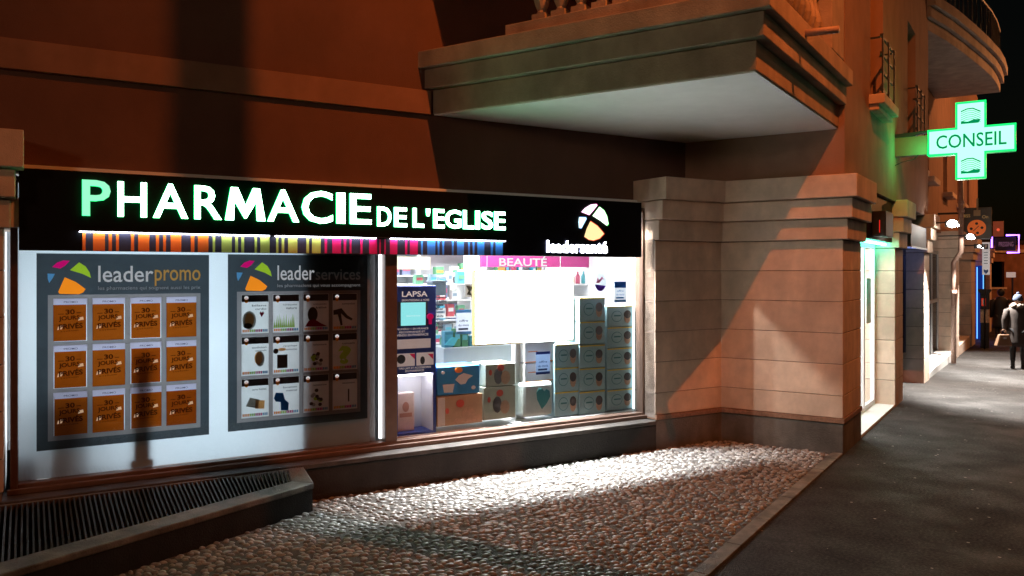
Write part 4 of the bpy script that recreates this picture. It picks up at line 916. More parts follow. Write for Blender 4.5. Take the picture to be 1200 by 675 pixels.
ctz = a[1]; x = a[0]+.03; k = 0
while x < b[0]-.1:
    w_ = rnd.uniform(.06, .12); h_ = rnd.uniform(.10, .24); i = rnd.choice([0, 2, 4, 5, 0]); yy = .84
    m = MB().box(x, x+w_, yy, yy+.08, ctz+.0005, ctz+h_).box(x+.008, x+w_-.008, yy-.003, yy-.0005, ctz+h_*.45, ctz+h_*.8, 1)
    single('counter_pack', '%s pack standing on the grey counter behind the nappy cartons' % gn[i], 'pack', FF, (x+w_/2, yy+.04, ctz+.0005), m, [gcol[i], pcol[1]], group='%s packs on the counter' % gn[i])
    x += w_+rnd.uniform(.01, .04)
# ------------------------------------------------------------------ LIGHT WELL / GRATE
def kz(px, py): return RF.local(*WF.hitz(px, py, KZ))
kc = KCR
w = WF.hitz(368, 566, KZ); fl = FF.local(*w)
Pend = FF.world(fl[0], WP-.004); Pe = RF.local(Pend[0], Pend[1])
LW = Thing('light_well', 'raised stone cellar light well with a dark slatted grate under the posters', 'light well', RF, (kc[0]-.6, kc[1]-1.0, 0))
far = -5.2
p0 = (kc[0], kc[1]); p1 = Pe
# inner (grate) outline
i0 = (kc[0]-.19, kc[1]+.0); 
fw = lambda a, b: FF.local(*RF.world(a, b)[:2])
# direction of facade in RF
def on_facade(a, off):                                  # RF point with x=a on the line FF y = off
    # solve b
    o = rf_of(0, off); t_ = (a-o[0])/d1r[0]; return (a, o[1]+t_*d1r[1])
gi_r = on_facade(kc[0]-.25, WP-.12)
lowb = -9.5
aL = on_facade(-9.5, WP-.004)
top_outer = [(kc[0], lowb), (kc[0], kc[1]), p1]
ZR = .318; KW = .21
gcor = (kc[0]-KW, kc[1]-.05)
RO = WP-.055                                             # rear edge of the grate
pe0 = on_facade(p1[0]-.02, WP-.004)
gc2 = on_facade(gcor[0]-.30, RO)
kerb = MB()
kerb.slope_slab([(kc[0]-KW, lowb, KZ), (kc[0], lowb, KZ), (kc[0], kc[1], KZ), (kc[0]-KW, kc[1]-.05, KZ)], .05)
kerb.slope_slab([(gcor[0], gcor[1]+.001, KZ), (kc[0], kc[1]+.001, KZ), (p1[0], p1[1], ZR), (gc2[0], gc2[1], ZR)], .05)
ks = MB().slab([(kc[0]-KW+.01, lowb), (kc[0]-.008, lowb), (kc[0]-.008, kc[1]-.01), (kc[0]-KW+.01, kc[1]-.05)], -.1, KZ-.051)
ks.slope_slab([(gcor[0]+.01, gcor[1]+.001, KZ-.051), (kc[0]-.009, kc[1]-.008, KZ-.051), (p1[0]-.01, p1[1]-.005, ZR-.051), (gc2[0]+.01, gc2[1], ZR-.051)], .33)
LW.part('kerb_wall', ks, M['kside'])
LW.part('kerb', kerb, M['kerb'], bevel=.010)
qa = on_facade(-8.5, WP-.004); qb = on_facade(gc2[0]-.002, WP-.004); qc = gc2; qd = on_facade(-8.5, RO)
LW.part('rear_kerb', MB().slab([qa, qd, qc, qb], -.1, ZR-.004), M['kerb'])
LW.part('pit', MB().slab([(kc[0]-KW-.01, lowb), (kc[0]-KW-.01, gcor[1]), qc, qd, (qd[0], lowb)], -.1, .03), M['pit'])
sl = MB(); outx = kc[0]-KW-.002
seg = math.hypot(gc2[0]-gcor[0], gc2[1]-gcor[1]); dn = (-d1r[1], d1r[0])
def slat(sx_, sy_, z_):
    w_ = RF.world(sx_, sy_); f_ = FF.local(w_[0], w_[1]); dist = (RO-.002)-f_[1]
    if dist <= .02: return
    e_ = (sx_+dn[0]*dist, sy_+dn[1]*dist); tx_, ty_ = d1r[0]*.006, d1r[1]*.006
    sl.slope_slab([(sx_-tx_, sy_-ty_, z_-.006), (sx_+tx_, sy_+ty_, z_-.006), (e_[0]+tx_, e_[1]+ty_, ZR-.008), (e_[0]-tx_, e_[1]-ty_, ZR-.008)], .04)
nslat = 14
for i in range(1, nslat):
    t_ = i/nslat; slat(gcor[0]+(gc2[0]-gcor[0])*t_-.004, gcor[1]+(gc2[1]-gcor[1])*t_-.008, KZ+(ZR-KZ)*t_)
for i in range(330):
    b0_ = gcor[1]-.01-i*.037
    if b0_ < lowb: break
    slat(outx, b0_, KZ)
LW.part('grate_slats', sl, M['steel'])

# ------------------------------------------------------------------ CROSS SIGN
XB = 3.62; cz = 3.82; c0x, c1x = .45, 1.515; ccx = (c0x+c1x)/2; hw = (c1x-c0x)/2; aw = hw/3*1.02; fy = XB-.09; by_ = XB+.09
X = Thing('pharmacy_cross_sign', 'glowing green pharmacy cross with CONSEIL on an arm over the street', 'sign', RF, (0.0, XB, cz))
def crossp(cx, cz_, h, w_): return [(cx-h, cz_-w_), (cx-w_, cz_-w_), (cx-w_, cz_-h), (cx+w_, cz_-h), (cx+w_, cz_-w_), (cx+h, cz_-w_), (cx+h, cz_+w_), (cx+w_, cz_+w_), (cx+w_, cz_+h), (cx-w_, cz_+h), (cx-w_, cz_+w_), (cx-h, cz_+w_)]
X.part('housing', MB().prism(crossp(ccx, cz, hw, aw), fy, by_), pbr('green_housing', (.02, .25, .09), .4, .05, em=(.0, .8, .2), es=.5), bevel=.01)
X.part('lit_face', MB().prism(crossp(ccx, cz, hw-.02, aw-.02), fy-.006, fy-.001), emis('mint_face', (.36, 1.0, .66), 1.7))
X.part('lit_face', MB().prism(crossp(ccx, cz, hw-.02, aw-.02), by_+.001, by_+.006), emis('mint_face_rear', (.4, 1.0, .66), 1.6))
nb_ = crossp(ccx, cz, hw-.006, aw-.006)
X.part('neon_border', MB().tube([(p[0], fy-.012, p[1]) for p in nb_+[nb_[0]]], .019, n=6), emis('green_neon', (.01, .95, .17), 1.6))
gtx = emis('green_text', (.0, .36, .12), .8)
t = MB(); t.text('CONSEIL', ccx-hw*.80, ccx+hw*.80, cz-aw*.52, cz+aw*.55, fy-.008, 0, .012)
X.part('lettering', t, gtx)
for s_ in (1, -1):
    m = MB(); zc = cz+s_*(aw+(hw-aw)*.47); wd = aw*.66
    for i in range(6):
        zz_ = zc+wd*.75-i*wd*.24
        m.tube([(ccx-wd, fy-.008, zz_-.03), (ccx-wd*.4, fy-.008, zz_), (ccx+wd*.2, fy-.008, zz_+.004), (ccx+wd, fy-.008, zz_-.05)], .004 if i else .009, n=5)
    m.prism([(ccx-wd, zc-wd*.95), (ccx+wd*.8, zc-wd*.95), (ccx+wd, zc-wd*.55), (ccx+wd*.3, zc-wd*.5), (ccx-wd*.3, zc-wd*.72), (ccx-wd, zc-wd*.6)], fy-.009, fy-.0065)
    X.part('pictogram', m, gtx)
X.part('bracket', MB().box(.0, c0x+.02, XB-.075, XB+.075, cz-.15, cz+.12), pbr('brown_bracket', (.16, .09, .05), .6, .1))
X.part('bracket_cap', MB().prism([(.0, cz+.12), (.25, cz+.12), (.33, cz+.16), (c0x+.04, cz+.165), (c0x+.04, cz+.19), (.0, cz+.17)], XB-.085, XB+.085), M['blackm'])
X.part('cable', MB().tube([(c0x-.12, XB-.08, cz-.15), (c0x-.18, XB-.08, cz-.21), (.12, XB-.08, cz-.24), (.02, XB-.06, cz-.28)], .006, n=6), M['blackm'])

# ------------------------------------------------------------------ NEIGHBOUR BUILDING down the street
NB = Thing('neighbour_building', 'set back stucco building with a curved balcony further down the street', 'building', SF, (8, 0, 0))
p4 = (11.7*S, 12.7*S); p5 = (16.36*S, 18.0*S)
nw = [(9.6, 10.8, 4.25, 6.0), (12.0, 13.1, 4.25, 6.0), (16.5, 17.7, 4.25, 6.0), (21, 22.2, 4.25, 6.0), (25, 26.2, 4.25, 6.0)]
NB.part('wall', wall_open(MB(), 7.601, 31, 3.0, 9.5, .55, 1.0, nw), M['stucco'])
NB.part('ground_floor_wall', MB().box(7.98, 31, .5, .6, 2.5, 3.0).box(7.602, 31, .3, .56, 2.95, 3.1), M['stucco2'])
for x0, x1, z0, z1 in nw:
    w_ = NB.part('window', MB().box(x0, x1, .75, .8, z0, z1), M['dglass'])
    NB.part('window_sill', MB().box(x0-.1, x1+.1, .3, .7, z0-.14, z0-.01), M['stone'], parent=w_, bevel=.01)
    f = MB()
    for a, b in ((x0, x0+.07), (x1-.07, x1), ((x0+x1)/2-.04, (x0+x1)/2+.04)): f.box(a, b, .69, .745, z0, z1)
    NB.part('window_frame', f, M['white'], parent=w_)
for x0, x1 in (p4, p5, (23.5, 24.6), (29.0, 30.2)):
    p = MB(); z = [-.9, -.3]+zs
    for a, b in zip(z, z[1:]): p.box(x0, x1, 0, .5, a, b-.008)
    pil = NB.part('stone_pillar', p, M['stone'], bevel=.006)
    NB.part('mortar_joints', MB().box(x0+.012, x1-.012, .012, .4, -.9, 2.36), M['mortar'], parent=pil)
    c = MB()
    for q, a, b in ((.06, 2.35, 2.572), (.118, 2.58, 2.79), (.175, 2.80, 2.999)): c.box(x0-q*.4, x1+q*.4, -q, .5, a, b)
    NB.part('cornice', c, M['stone'], parent=pil, bevel=.008)
def front(x0, x1, sill, mt, intm, fm):
    s_ = MB(); s_.box(x0, x1, .02, .5, -.9, slope((x0+x1)/2)+sill)
    NB.part('window_step', s_, mt, bevel=.01)
    f = MB(); z0 = slope((x0+x1)/2)+sill
    n = max(2, int((x1-x0)/1.2))
    for i in range(n+1): a = x0+(x1-x0-.07)*i/n; f.box(a, a+.07, .36, .42, z0+.001, 2.5)
    f.box(x0, x1, .355, .425, 1.25, 1.33); f.box(x0, x1, .36, .42, 2.42, 2.5)
    sf_ = NB.part('shopfront', f, fm, bevel=.004)
    NB.part('pane', MB().box(x0, x1, .385, .392, z0, 2.45), M['dglass'], parent=sf_)
    NB.part('shop_interior', MB().box(x0, x1, 1.5, 1.6, -.9, 2.9), intm, parent=sf_)
front(PIL[1][1]+.002, p4[0]-.002, .16, M['wtile'], M['greyp'], M['alu'])
front(p4[1]+.002, p5[0]-.002, .3, M['stone'], M['greyp'], M['frame'])
# blue neon shopfront
BN = Thing('blue_neon_shopfront', 'shopfront outlined with blue neon tubes beside the newspaper stand', 'shopfront', SF, (22, .2, -.4))
blue_e = emis('blue_neon', (.04, .16, 1.0), 3)
BN.part('panel', MB().box(p5[1]+.01, 23.49, .25, .45, -.8, 2.5), pbr('blue_panel', (.02, .04, .3), .4, .05))
BN.part('neon_tube', MB().box(p5[1]+.15, p5[1]+.2, .19, .24, -.2, 2.2).box(p5[1]+1.4, p5[1]+1.46, .19, .24, -.2, 2.2).box(23.2, 23.26, .19, .24, -.2, 2.2).box(p5[1]+.2, 23.2, .19, .24, 2.2, 2.24), blue_e)
BN.part('neon_fin', MB().box(23.3, 23.34, -.10, .2, -.4, 2.2), emis('blue_fin', (.02, .07, .6), .30))
BN.part('neon_tube', MB().box(23.28, 23.299, -.095, -.06, -.35, 2.15), emis('pale_blue_neon', (.12, .40, 1.0), 2.2))
BN.part('neon_tube', MB().box(23.28, 23.299, .10, .13, -.35, 2.15), emis('pale_blue_neon', (.12, .40, 1.0), 2.2))
# curved balcony
cb = Thing('curved_balcony', 'curved stepped concrete balcony jutting from the upper floor down the street', 'balcony', SF, (11, 0, 6.5))
cpts = [(7.45, 0), (8.5, -.24), (9.7, -.45), (11.2, -.68), (12.4, -.83), (13.4, -.90), (14.4, -.92)]
def cslab(p, z0, z1):
    o = [(x if i else x, y-p) for i, (x, y) in enumerate(cpts)]; o[-1] = (o[-1][0]+p*.6, o[-1][1])
    return MB().slab([(7.45, .54)]+o+[(14.4+p*.6, .54)], z0, z1)
cz0 = 6.5
for p, a, b in ((0, 0, .22), (.08, .223, .42), (.16, .423, .62)): cb.part('fascia_course', cslab(p, cz0+a, cz0+b), M['concrete'], bevel=.01)
rl = MB()
for i in range(len(cpts)-1):
    for k in range(4):
        t_ = k/4; x = cpts[i][0]*(1-t_)+cpts[i+1][0]*t_; y = cpts[i][1]*(1-t_)+cpts[i+1][1]*t_
        rl.box(x-.012, x+.012, y+.0, y+.024, cz0+.62, cz0+1.5)
rl.tube([(x, y+.012, cz0+1.52) for x, y in cpts], .025, n=6)
cb.part('railing', rl, M['blackm'])

# wall-mounted floodlights
def flood(label, b, a, z, st, q=1.0):
    T = Thing('wall_floodlight', label, 'floodlight', SF, (b, 0, z))
    T.part('arm', MB().tube([(b, .2 if z < 3.1 else .54, z+.06), (b, -a, z+.06)], .014, n=6), M['dframe'])
    T.part('head', MB().box(b-.1, b+.1, -a-.13, -a+.09, z-.02, z+.09), M['dframe'], bevel=.01)
    T.part('lamp', MB().ball((b-.105, -a-.03, z+.03), .06*q, .09*q, .075*q, n=16, k=10), emis('flood_lamp', (1, .97, .92), st), smooth=False)
FL = [(7.35, .42, 2.83), (11.6, .42, 2.75), (15.0, .40, 2.62)]
flood('bright white floodlight on an arm above the pillar past the pharmacy door', *FL[0], 60, .9)
flood('bright floodlight just left of the pizza sign', *FL[1], 40, .8)
flood('dim floodlight under the pizza sign further along the pillars', *FL[2], 6, .5)
# grey fascia boxes
fb = Thing('shop_fascia_box', 'grey metal fascia box above the dark blue shopfront', 'sign', SF, ((b0+b1)/2, 0, 2.45))
fb.part('housing', MB().box(b0+.5, b1-.12, -.05, .28, 2.4, 2.78), pbr('fascia_grey', (.035, .035, .038), .6, .1), bevel=.01)
fb.part('trim', MB().box(b0+.48, b1-.1, -.07, -.051, 2.38, 2.41), M['alu'])
# downpipe
bp = SF.hit(1117.5, 250, -.09)[0]
dpz = slope(bp)
T = Thing('downpipe', 'pale pink rainwater downpipe running down the pillar left of the pizza sign', 'downpipe', SF, (bp, -.09, dpz))
T.part('pipe', MB().tube([(bp, -.09, dpz+.02), (bp, -.09, 2.2), (bp, -.24, 2.45), (bp, -.24, 3.2), (bp, -.24, 4.6)], .055, n=10), M['zinc'], smooth=True)
T.part('clamp', MB().tube([(bp, -.24, 3.35), (bp, -.24, 3.42)], .075, n=10).tube([(bp, -.24, 3.55), (bp, -.24, 3.62)], .07, n=10).tube([(bp, -.09, 1.5), (bp, -.09, 1.56)], .07, n=10), M['zinc'])
# pizza sign
PY = 14.6
a = RF.hit(1124, 244, PY); b = RF.hit(1162, 280, PY)
T = Thing('pizza_blade_sign', 'dark square hanging sign with an orange pizza disc above the pillars', 'sign', RF, (a[0], PY, b[1]))
T.part('board', MB().box(a[0], b[0], PY, PY+.12, b[1], a[1]), pbr('sign_dark', (.10, .09, .07), .5, .2, 3), bevel=.01)
u = RF.hit(1144.5, 267, PY); r_ = .21
T.part('pizza_disc', MB().disc(u[0], u[1], r_, r_*.98, PY-.01, PY-.001, 0, 28), pbr('pizza_orange', (.85, .16, .03), .5, .1, 10, em=(1, .2, .03), es=.25))
sp = MB()
for dx, dz in ((0, .11), (-.12, -.02), (.12, 0), (.02, -.13)): sp.disc(u[0]+dx, u[1]+dz, .035, .035, PY-.014, PY-.0105, 0, 12)
sp.prism([(u[0]-.08, u[1]-.08), (u[0]-.07, u[1]-.09), (u[0]+.06, u[1]+.05), (u[0]+.05, u[1]+.06)], PY-.014, PY-.0105)
T.part('toppings', sp, pbr('topping', (.05, .03, .02), .6, .1))
t = MB(); q0 = RF.hit(1127, 255, PY-.002); q1 = RF.hit(1137, 251, PY-.002); t.text('MISS', q0[0], q1[0], q0[1], q1[1], PY-.002, 0, .01)
q0 = RF.hit(1151, 256, PY-.002); q1 = RF.hit(1158, 252, PY-.002); t.text('On', q0[0], q1[0], q0[1], q1[1], PY-.002, 0, .01)
T.part('lettering', t, pbr('gold_print', (.55, .38, .15), .5, 0, em=(1, .6, .2), es=.12))
q0 = RF.hit(1141, 253, PY-.05); q1 = RF.hit(1149, 246, PY-.05)
T.part('lamp_bracket', MB().box(q0[0], q1[0], PY-.08, PY-.01, q0[1], q1[1]).box(q0[0]+.06, q0[0]+.1, PY-.03, PY-.01, q1[1], q1[1]+.3), pbr('brass', (.45, .34, .18), .5, .1))
T.part('arm', MB().box(-.5, a[0]+.01, PY+.04, PY+.08, a[1]-.15, a[1]-.1).box(-.5, a[0]+.01, PY+.04, PY+.08, b[1]+.1, b[1]+.15), M['dframe'])
# small box sign + pressing sign
QY = 23.0
a = RF.hit(1163.5, 259.5, QY); b = RF.hit(1176, 277, QY)
T = Thing('small_box_sign', 'small brown red box sign between the pizza sign and the violet neon sign', 'sign', RF, (a[0], QY, b[1]))
T.part('housing', MB().box(a[0], b[0], QY, QY+.15, b[1], a[1]), pbr('brick_red_sign', (.32, .12, .07), .5, .15, 9, em=(.9, .2, .08), es=.06), bevel=.01)
T.part('emblem', MB().disc((a[0]+b[0])/2, (a[1]+b[1])/2-.03, .05, .05, QY-.006, QY-.001, 0, 14), emis('red_dot', (1, .12, .05), .8))
T.part('arm', MB().box(-.5, a[0], QY+.05, QY+.08, a[1]-.2, a[1]-.16), M['dframe'])
QY = 25.5
a = RF.hit(1166, 276, QY); b = RF.hit(1194, 296, QY)
T = Thing('pressing_neon_sign', 'dark blade sign reading PRESSING framed by violet neon', 'sign', RF, (a[0], QY, b[1]))
T.part('board', MB().box(a[0], b[0]-.1, QY, QY+.1, b[1]+.08, a[1]-.08), M['blackm'], bevel=.01)
T.part('lettering', MB().text('PRESSING', a[0]+.12, b[0]-.17, (a[1]+b[1])/2-.09, (a[1]+b[1])/2+.08, QY-.003, 0, .01), emis('pressing_text', (.45, .18, .3), .35))
T.part('neon_tube', MB().tube([(a[0]+.35, QY-.03, a[1]), (b[0], QY-.03, a[1]), (b[0], QY-.03, b[1]), (a[0]+.38, QY-.03, b[1])], .032, n=7).tube([(a[0]-.1, QY-.03, a[1]-.05), (a[0]-.1, QY-.03, a[1]-.45)], .03, n=7), emis('violet_neon', (.32, .12, 1.0), 7))
T.part('arm', MB().box(-.5, a[0], QY+.03, QY+.07, b[1]+.15, b[1]+.19), M['dframe'])

# newspaper stand and parking sign (near pillar 5)
NY = 18.45; na_ = .38; gz = slope(NY)
nx0 = RF.hit(1147.5, 380, NY)[0]; nx1 = RF.hit(1160, 380, NY)[0]
T = Thing('newspaper_stand', 'black freestanding newspaper rack with a red number front beside the blue neon', 'stand', RF, ((nx0+nx1)/2, NY, gz))
T.part('cabinet', MB().box(nx0+.03, nx1-.03, NY, NY+.3, gz, gz+.75), M['blackm'], bevel=.01)
T.part('magazine_panel', MB().box(nx0+.02, nx1-.02, NY+.02, NY+.26, gz+.752, gz+1.15), pbr('magazine', (.5, .33, .2), .5, .4, 14), bevel=.006)
T.part('upper_case', MB().box(nx0+.02, nx1-.02, NY, NY+.3, gz+1.152, gz+1.62), M['blackm'], bevel=.01)
T.part('roof', MB().prism([(nx0-.04, gz+1.72), (nx0+.02, gz+1.622), (nx1-.02, gz+1.622), (nx1+.04, gz+1.72), (nx1+.02, gz+1.75), (nx0-.02, gz+1.75)], NY-.03, NY+.33), M['blackm'])
T.part('red_plate', MB().box(nx0+.06, nx0+.17, NY-.006, NY-.001, gz+1.25, gz+1.48), pbr('red_plate', (.7, .05, .03), .5, 0, em=(1, .05, .02), es=.3))
T.part('number', MB().text('1', nx0+.09, nx0+.14, gz+1.29, gz+1.44, NY-.008, 0, .02), M['white'])
PYy = 17.9
a = RF.hit(1151, 284, PYy); b = RF.hit(1160, 322, PYy); xm = (a[0]+b[0])/2; gz2 = slope(PYy)
T = Thing('parking_sign', 'tall white P sign with a blue crest on a pole', 'sign', RF, (a[0]+.03, PYy, gz2))
pole_x = a[0]+.06
T.part('pole', MB().tube([(pole_x, PYy+.03, gz2), (pole_x, PYy+.03, a[1])], .022, n=8), M['dframe'], smooth=True)
T.part('panel', MB().box(a[0], b[0], PYy-.012, PYy+.008, b[1], a[1]), pbr('sign_white', (.8, .8, .8), .4, .02, em=(.9, .95, 1), es=.25), bevel=.004)
pt = MB().box(a[0]+.05, b[0]-.04, PYy-.016, PYy-.0125, a[1]-.2, a[1]-.05, 0)
for i in range(5): pt.box(a[0]+.04, b[0]-.05, PYy-.016, PYy-.0125, a[1]-.3-i*.08, a[1]-.285-i*.08, 0)
T.part('print', pt, pbr('sign_ink', (.02, .02, .03), .5, 0))
T.part('letter_p', MB().text('P', a[0]+.08, b[0]-.07, a[1]-.18, a[1]-.07, PYy-.018, 0, .02), M['white'])
T.part('crest', MB().prism([(a[0]+.04, b[1]+.16), (a[0]+.04, b[1]+.09), (xm, b[1]+.02), (b[0]-.04, b[1]+.09), (b[0]-.04, b[1]+.16), (xm, b[1]+.13)], PYy-.016, PYy-.0125), pbr('crest_blue', (.03, .12, .5), .4, 0))
# far small sign post
w_ = WF.hit(1184, 322, 31); gz3 = ground_z(w_[0], 31)
T = Thing('white_plate_post', 'small white plate on a thin post near the dark walker', 'sign', WF, (w_[0]+.1, 31, gz3))
T.part('post', MB().tube([(w_[0]+.1, 31.03, gz3), (w_[0]+.1, 31.03, w_[1])], .03, n=6), M['dframe'])
T.part('plate', MB().box(w_[0]-.16, w_[0]+.2, 31-.01, 31.0, w_[1]-.1, w_[1]+.1), pbr('plate', (.8, .8, .75), .5, 0, em=(1, .9, .8), es=.25))

# far building closing the street
fbr = pbr('far_brick_render', (.28, .13, .08), .9, .3, .8, .2, 20, stain=.3)
FB = Thing('far_building', 'low reddish brick building closing off the far end of the street', 'building', WF, (30, 41, -.8))
ops = [(20.5+i*3.2, 21.7+i*3.2, 1.2, 2.5) for i in range(9)]
FB.part('wall', wall_open(MB(), 19, 52, -1.2, 3.4, 41, 41.4, ops), fbr)
for i, o_ in enumerate(ops):
    w2 = FB.part('window', MB().box(o_[0], o_[1], 41.2, 41.24, o_[2], o_[3]), M['dglass'])
    FB.part('window_sill', MB().box(o_[0]-.08, o_[1]+.08, 40.9, 41.2, o_[2]-.1, o_[2]-.001), M['stone'], parent=w2)
FB.part('roof', MB().box(18.8, 52.2, 40.8, 49, 3.401, 3.55), M['dframe'])
FB.part('coping', MB().box(18.9, 52.1, 40.85, 41.5, 2.95, 3.1), M['stone'])

# low wall / parked silhouette at the far right is left to the night

# ------------------------------------------------------------------ PEOPLE
def skinmesh(name, joints, edges, mat, levels=1, root=0):
    bm = bmesh.new(); lay = bm.verts.layers.skin.verify(); vs = []
    for i, j in enumerate(joints):
        v = bm.verts.new(j[:3]); r = j[3]; v[lay].radius = (r, j[4] if len(j) > 4 else r); v[lay].use_root = (i == root); vs.append(v)
    for a, b in edges: bm.edges.new((vs[a], vs[b]))
    me = bpy.data.meshes.new(name); bm.to_mesh(me); bm.free(); me.materials.append(mat)
    o = bpy.data.objects.new(name, me); COL.objects.link(o)
    s_ = o.modifiers.new('skin', 'SKIN'); s_.use_smooth_shade = True; s2 = o.modifiers.new('sub', 'SUBSURF'); s2.levels = s2.render_levels = levels+1
    return o
def person(label, wx, wy, yaw, ht, coat, legs_m, hat=None, scarf=None, hood=None, stride=.12, bagarm=False):
    z = ground_z(wx, wy); k = ht/1.68
    root = bpy.data.objects.new('person', None); COL.objects.link(root); root.location = (wx, wy, z); root.rotation_euler = (0, 0, yaw); root.scale = (k, k, k)
    props(root, label, 'person', None, None)
    skin = pbr('skin_tone', (.35, .2, .14), .6, .05)
    J = [(0, 0, .92, .13, .10), (0, 0, 1.12, .125, .095), (0, .0, 1.32, .155, .10), (0, 0, 1.43, .065), (0, -.01, 1.50, .055), (0, -.02, 1.575, .085, .095), (0, -.015, 1.63, .07),
         (-.09, 0, .86, .09), (-.10, -stride, .48, .06), (-.10, -stride*.5+.03, .09, .04), (-.10, -stride*.5-.10, .035, .035),
         (.09, 0, .86, .09), (.10, stride*.3, .48, .06), (.10, stride*1.4, .11, .04), (.10, stride*1.4-.12, .05, .035),
         (-.19, 0, 1.37, .06), (-.25, .03, 1.12, .045), (-.24, -.03, .90, .034), (-.24, -.06, .82, .03),
         (.19, 0, 1.37, .06), (.25, .04, 1.12, .045), (.26, -.02, .90, .034), (.26, -.05, .82, .03)]
    E = [(0, 1), (1, 2), (2, 3), (3, 4), (4, 5), (5, 6), (0, 7), (7, 8), (8, 9), (9, 10), (0, 11), (11, 12), (12, 13), (13, 14), (2, 15), (15, 16), (16, 17), (17, 18), (2, 19), (19, 20), (20, 21), (21, 22)]
    b = skinmesh('body', J, E, skin); b.parent = root
    # trousers
    o = skinmesh('trousers', [(0, 0, .93, .14, .11), (-.09, 0, .86, .10), (-.10, -stride, .48, .072), (-.10, -stride*.5+.02, .13, .055), (.09, 0, .86, .10), (.10, stride*.3, .48, .072), (.10, stride*1.35, .15, .055)], [(0, 1), (1, 2), (2, 3), (0, 4), (4, 5), (5, 6)], legs_m); o.parent = root
    # coat as tapered shell + sleeves
    cm = MB(); n = 20; prof = [(.235, .155, .52), (.225, .15, .62), (.21, .145, .82), (.195, .14, .98), (.19, .135, 1.12), (.205, .14, 1.26), (.20, .125, 1.36), (.13, .10, 1.43), (.085, .08, 1.47)]
    vs = []
    for j, (rx, ry, zz_) in enumerate(prof):
        for i in range(n):
            a = 2*math.pi*i/n; f = 1+.03*math.sin(5*a+j*.7) if j < 4 else 1
            vs.append((rx*f*math.cos(a), ry*f*math.sin(a), zz_))
    cm.add(vs, [(j*n+i, j*n+(i+1) % n, (j+1)*n+(i+1) % n, (j+1)*n+i) for j in range(len(prof)-1) for i in range(n)]+[tuple(range(n-1, -1, -1)), tuple(range((len(prof)-1)*n, len(prof)*n))])
    for s_ in (-1, 1):
        cm.tube([(s_*.14, 0, 1.36), (s_*.21, .01, 1.33), (s_*.255, .03, 1.12), (s_*.25, -.02, .92), (s_*.25, -.04, .87)], [.06, .085, .075, .062, .055], n=12)
    me = cm.mesh('coat', coat, (0, 0, 0), smooth=True); o = bpy.data.objects.new('coat', me); COL.objects.link(o); o.parent = root
    if hat:
        me = MB().lathe([(.098, 0), (.105, .03), (.103, .07), (.085, .12), (.05, .15), (.02, .16)], (0, -.015, 1.57), n=16).ball((0, -.015, 1.745), .032, .032, .03).mesh('beanie', hat, (0, 0, 0), smooth=True)
        o = bpy.data.objects.new('beanie', me); COL.objects.link(o); o.parent = root
    else:
        me = MB().ball((0, .012, 1.60), .098, .105, .115, n=14, k=9).mesh('hair', M['blackm'], (0, 0, 0), smooth=True); o = bpy.data.objects.new('hair', me); COL.objects.link(o); o.parent = root
    if scarf:
        m = MB(); r2 = random.Random(2)
        for i in range(26):
            a = 2*math.pi*i/26; m.ball((.115*math.cos(a)+r2.uniform(-.015, .015), .10*math.sin(a)+r2.uniform(-.01, .01), 1.46+r2.uniform(-.03, .03)), .05, .05, .045, n=8, k=5)
        me = m.mesh('fur_collar', scarf, (0, 0, 0), smooth=True); o = bpy.data.objects.new('fur_collar', me); COL.objects.link(o); o.parent = root
    # shoes
    for s_, yy, zz_ in ((-1, -stride*.5, .0), (1, stride*1.4, .02)):
        me = MB().box(-.045+s_*.10, .045+s_*.10, yy-.16, yy+.08, zz_, zz_+.06).box(-.042+s_*.10, .042+s_*.10, yy-.03, yy+.08, zz_+.06, zz_+.20).mesh('shoe', M['blackm'], (0, 0, 0))
        o = bpy.data.objects.new('shoe', me); COL.objects.link(o); o.parent = root; addbevel(o, .02)
    return root
def ground_hit(px, py):
    Y = 15
    for _ in range(30):
        X_ = (px-CX)/FOC*Y; zg = ground_z(X_, Y); Y = (H-zg)*FOC/(py-CY)
    return (px-CX)/FOC*Y, Y
wx, wy = ground_hit(1193, 432)
head = math.atan2(.836, .548)-math.pi/2+math.pi      # walking away down the street (-y of figure points down the street)
woman = person('person in brown coat, grey blue beanie and fluffy collar walking away', wx, wy, head, 1.60, pbr('brown_coat', (.018, .009, .006), .8, .3, 20, .5, 60), M['blackm'], hat=pbr('beanie', (.02, .03, .06), .9, .1), scarf=pbr('fur', (.14, .11, .09), .95, .15, 40, .6, 90))
hx, hy = wx-.40, wy-.02; gz4 = ground_z(wx, wy)
bg = Thing('handbag', 'tan leather handbag carried low beside the person in the beanie', 'handbag', WF, (hx+.12, hy, gz4+.5))
bgm = pbr('tan_leather', (.16, .085, .05), .45, .15, 12)
bg.part('body', MB().add([(hx-.12, hy-.06, gz4+.50), (hx+.24, hy-.06, gz4+.50), (hx+.24, hy+.06, gz4+.50), (hx-.12, hy+.06, gz4+.50), (hx-.04, hy-.04, gz4+.76), (hx+.18, hy-.04, gz4+.76), (hx+.18, hy+.04, gz4+.76), (hx-.04, hy+.04, gz4+.76)], [(0, 1, 2, 3), (4, 5, 6, 7), (0, 1, 5, 4), (1, 2, 6, 5), (2, 3, 7, 6), (3, 0, 4, 7)]), bgm, bevel=.02)
bg.part('handle', MB().tube([(hx, hy, gz4+.75), (hx+.02, hy, gz4+.84), (hx+.07, hy, gz4+.87), (hx+.12, hy, gz4+.84), (hx+.14, hy, gz4+.75)], .008, n=6), bgm)
bg.part('clasp', MB().box(hx+.04, hx+.1, hy-.062, hy-.053, gz4+.66, gz4+.69), M['alu'])
wx2, wy2 = ground_hit(1173, 405)
person('person in all black clothes walking ahead near the violet neon sign', wx2, wy2, head+.1, 1.74, M['blackm'], M['blackm'])

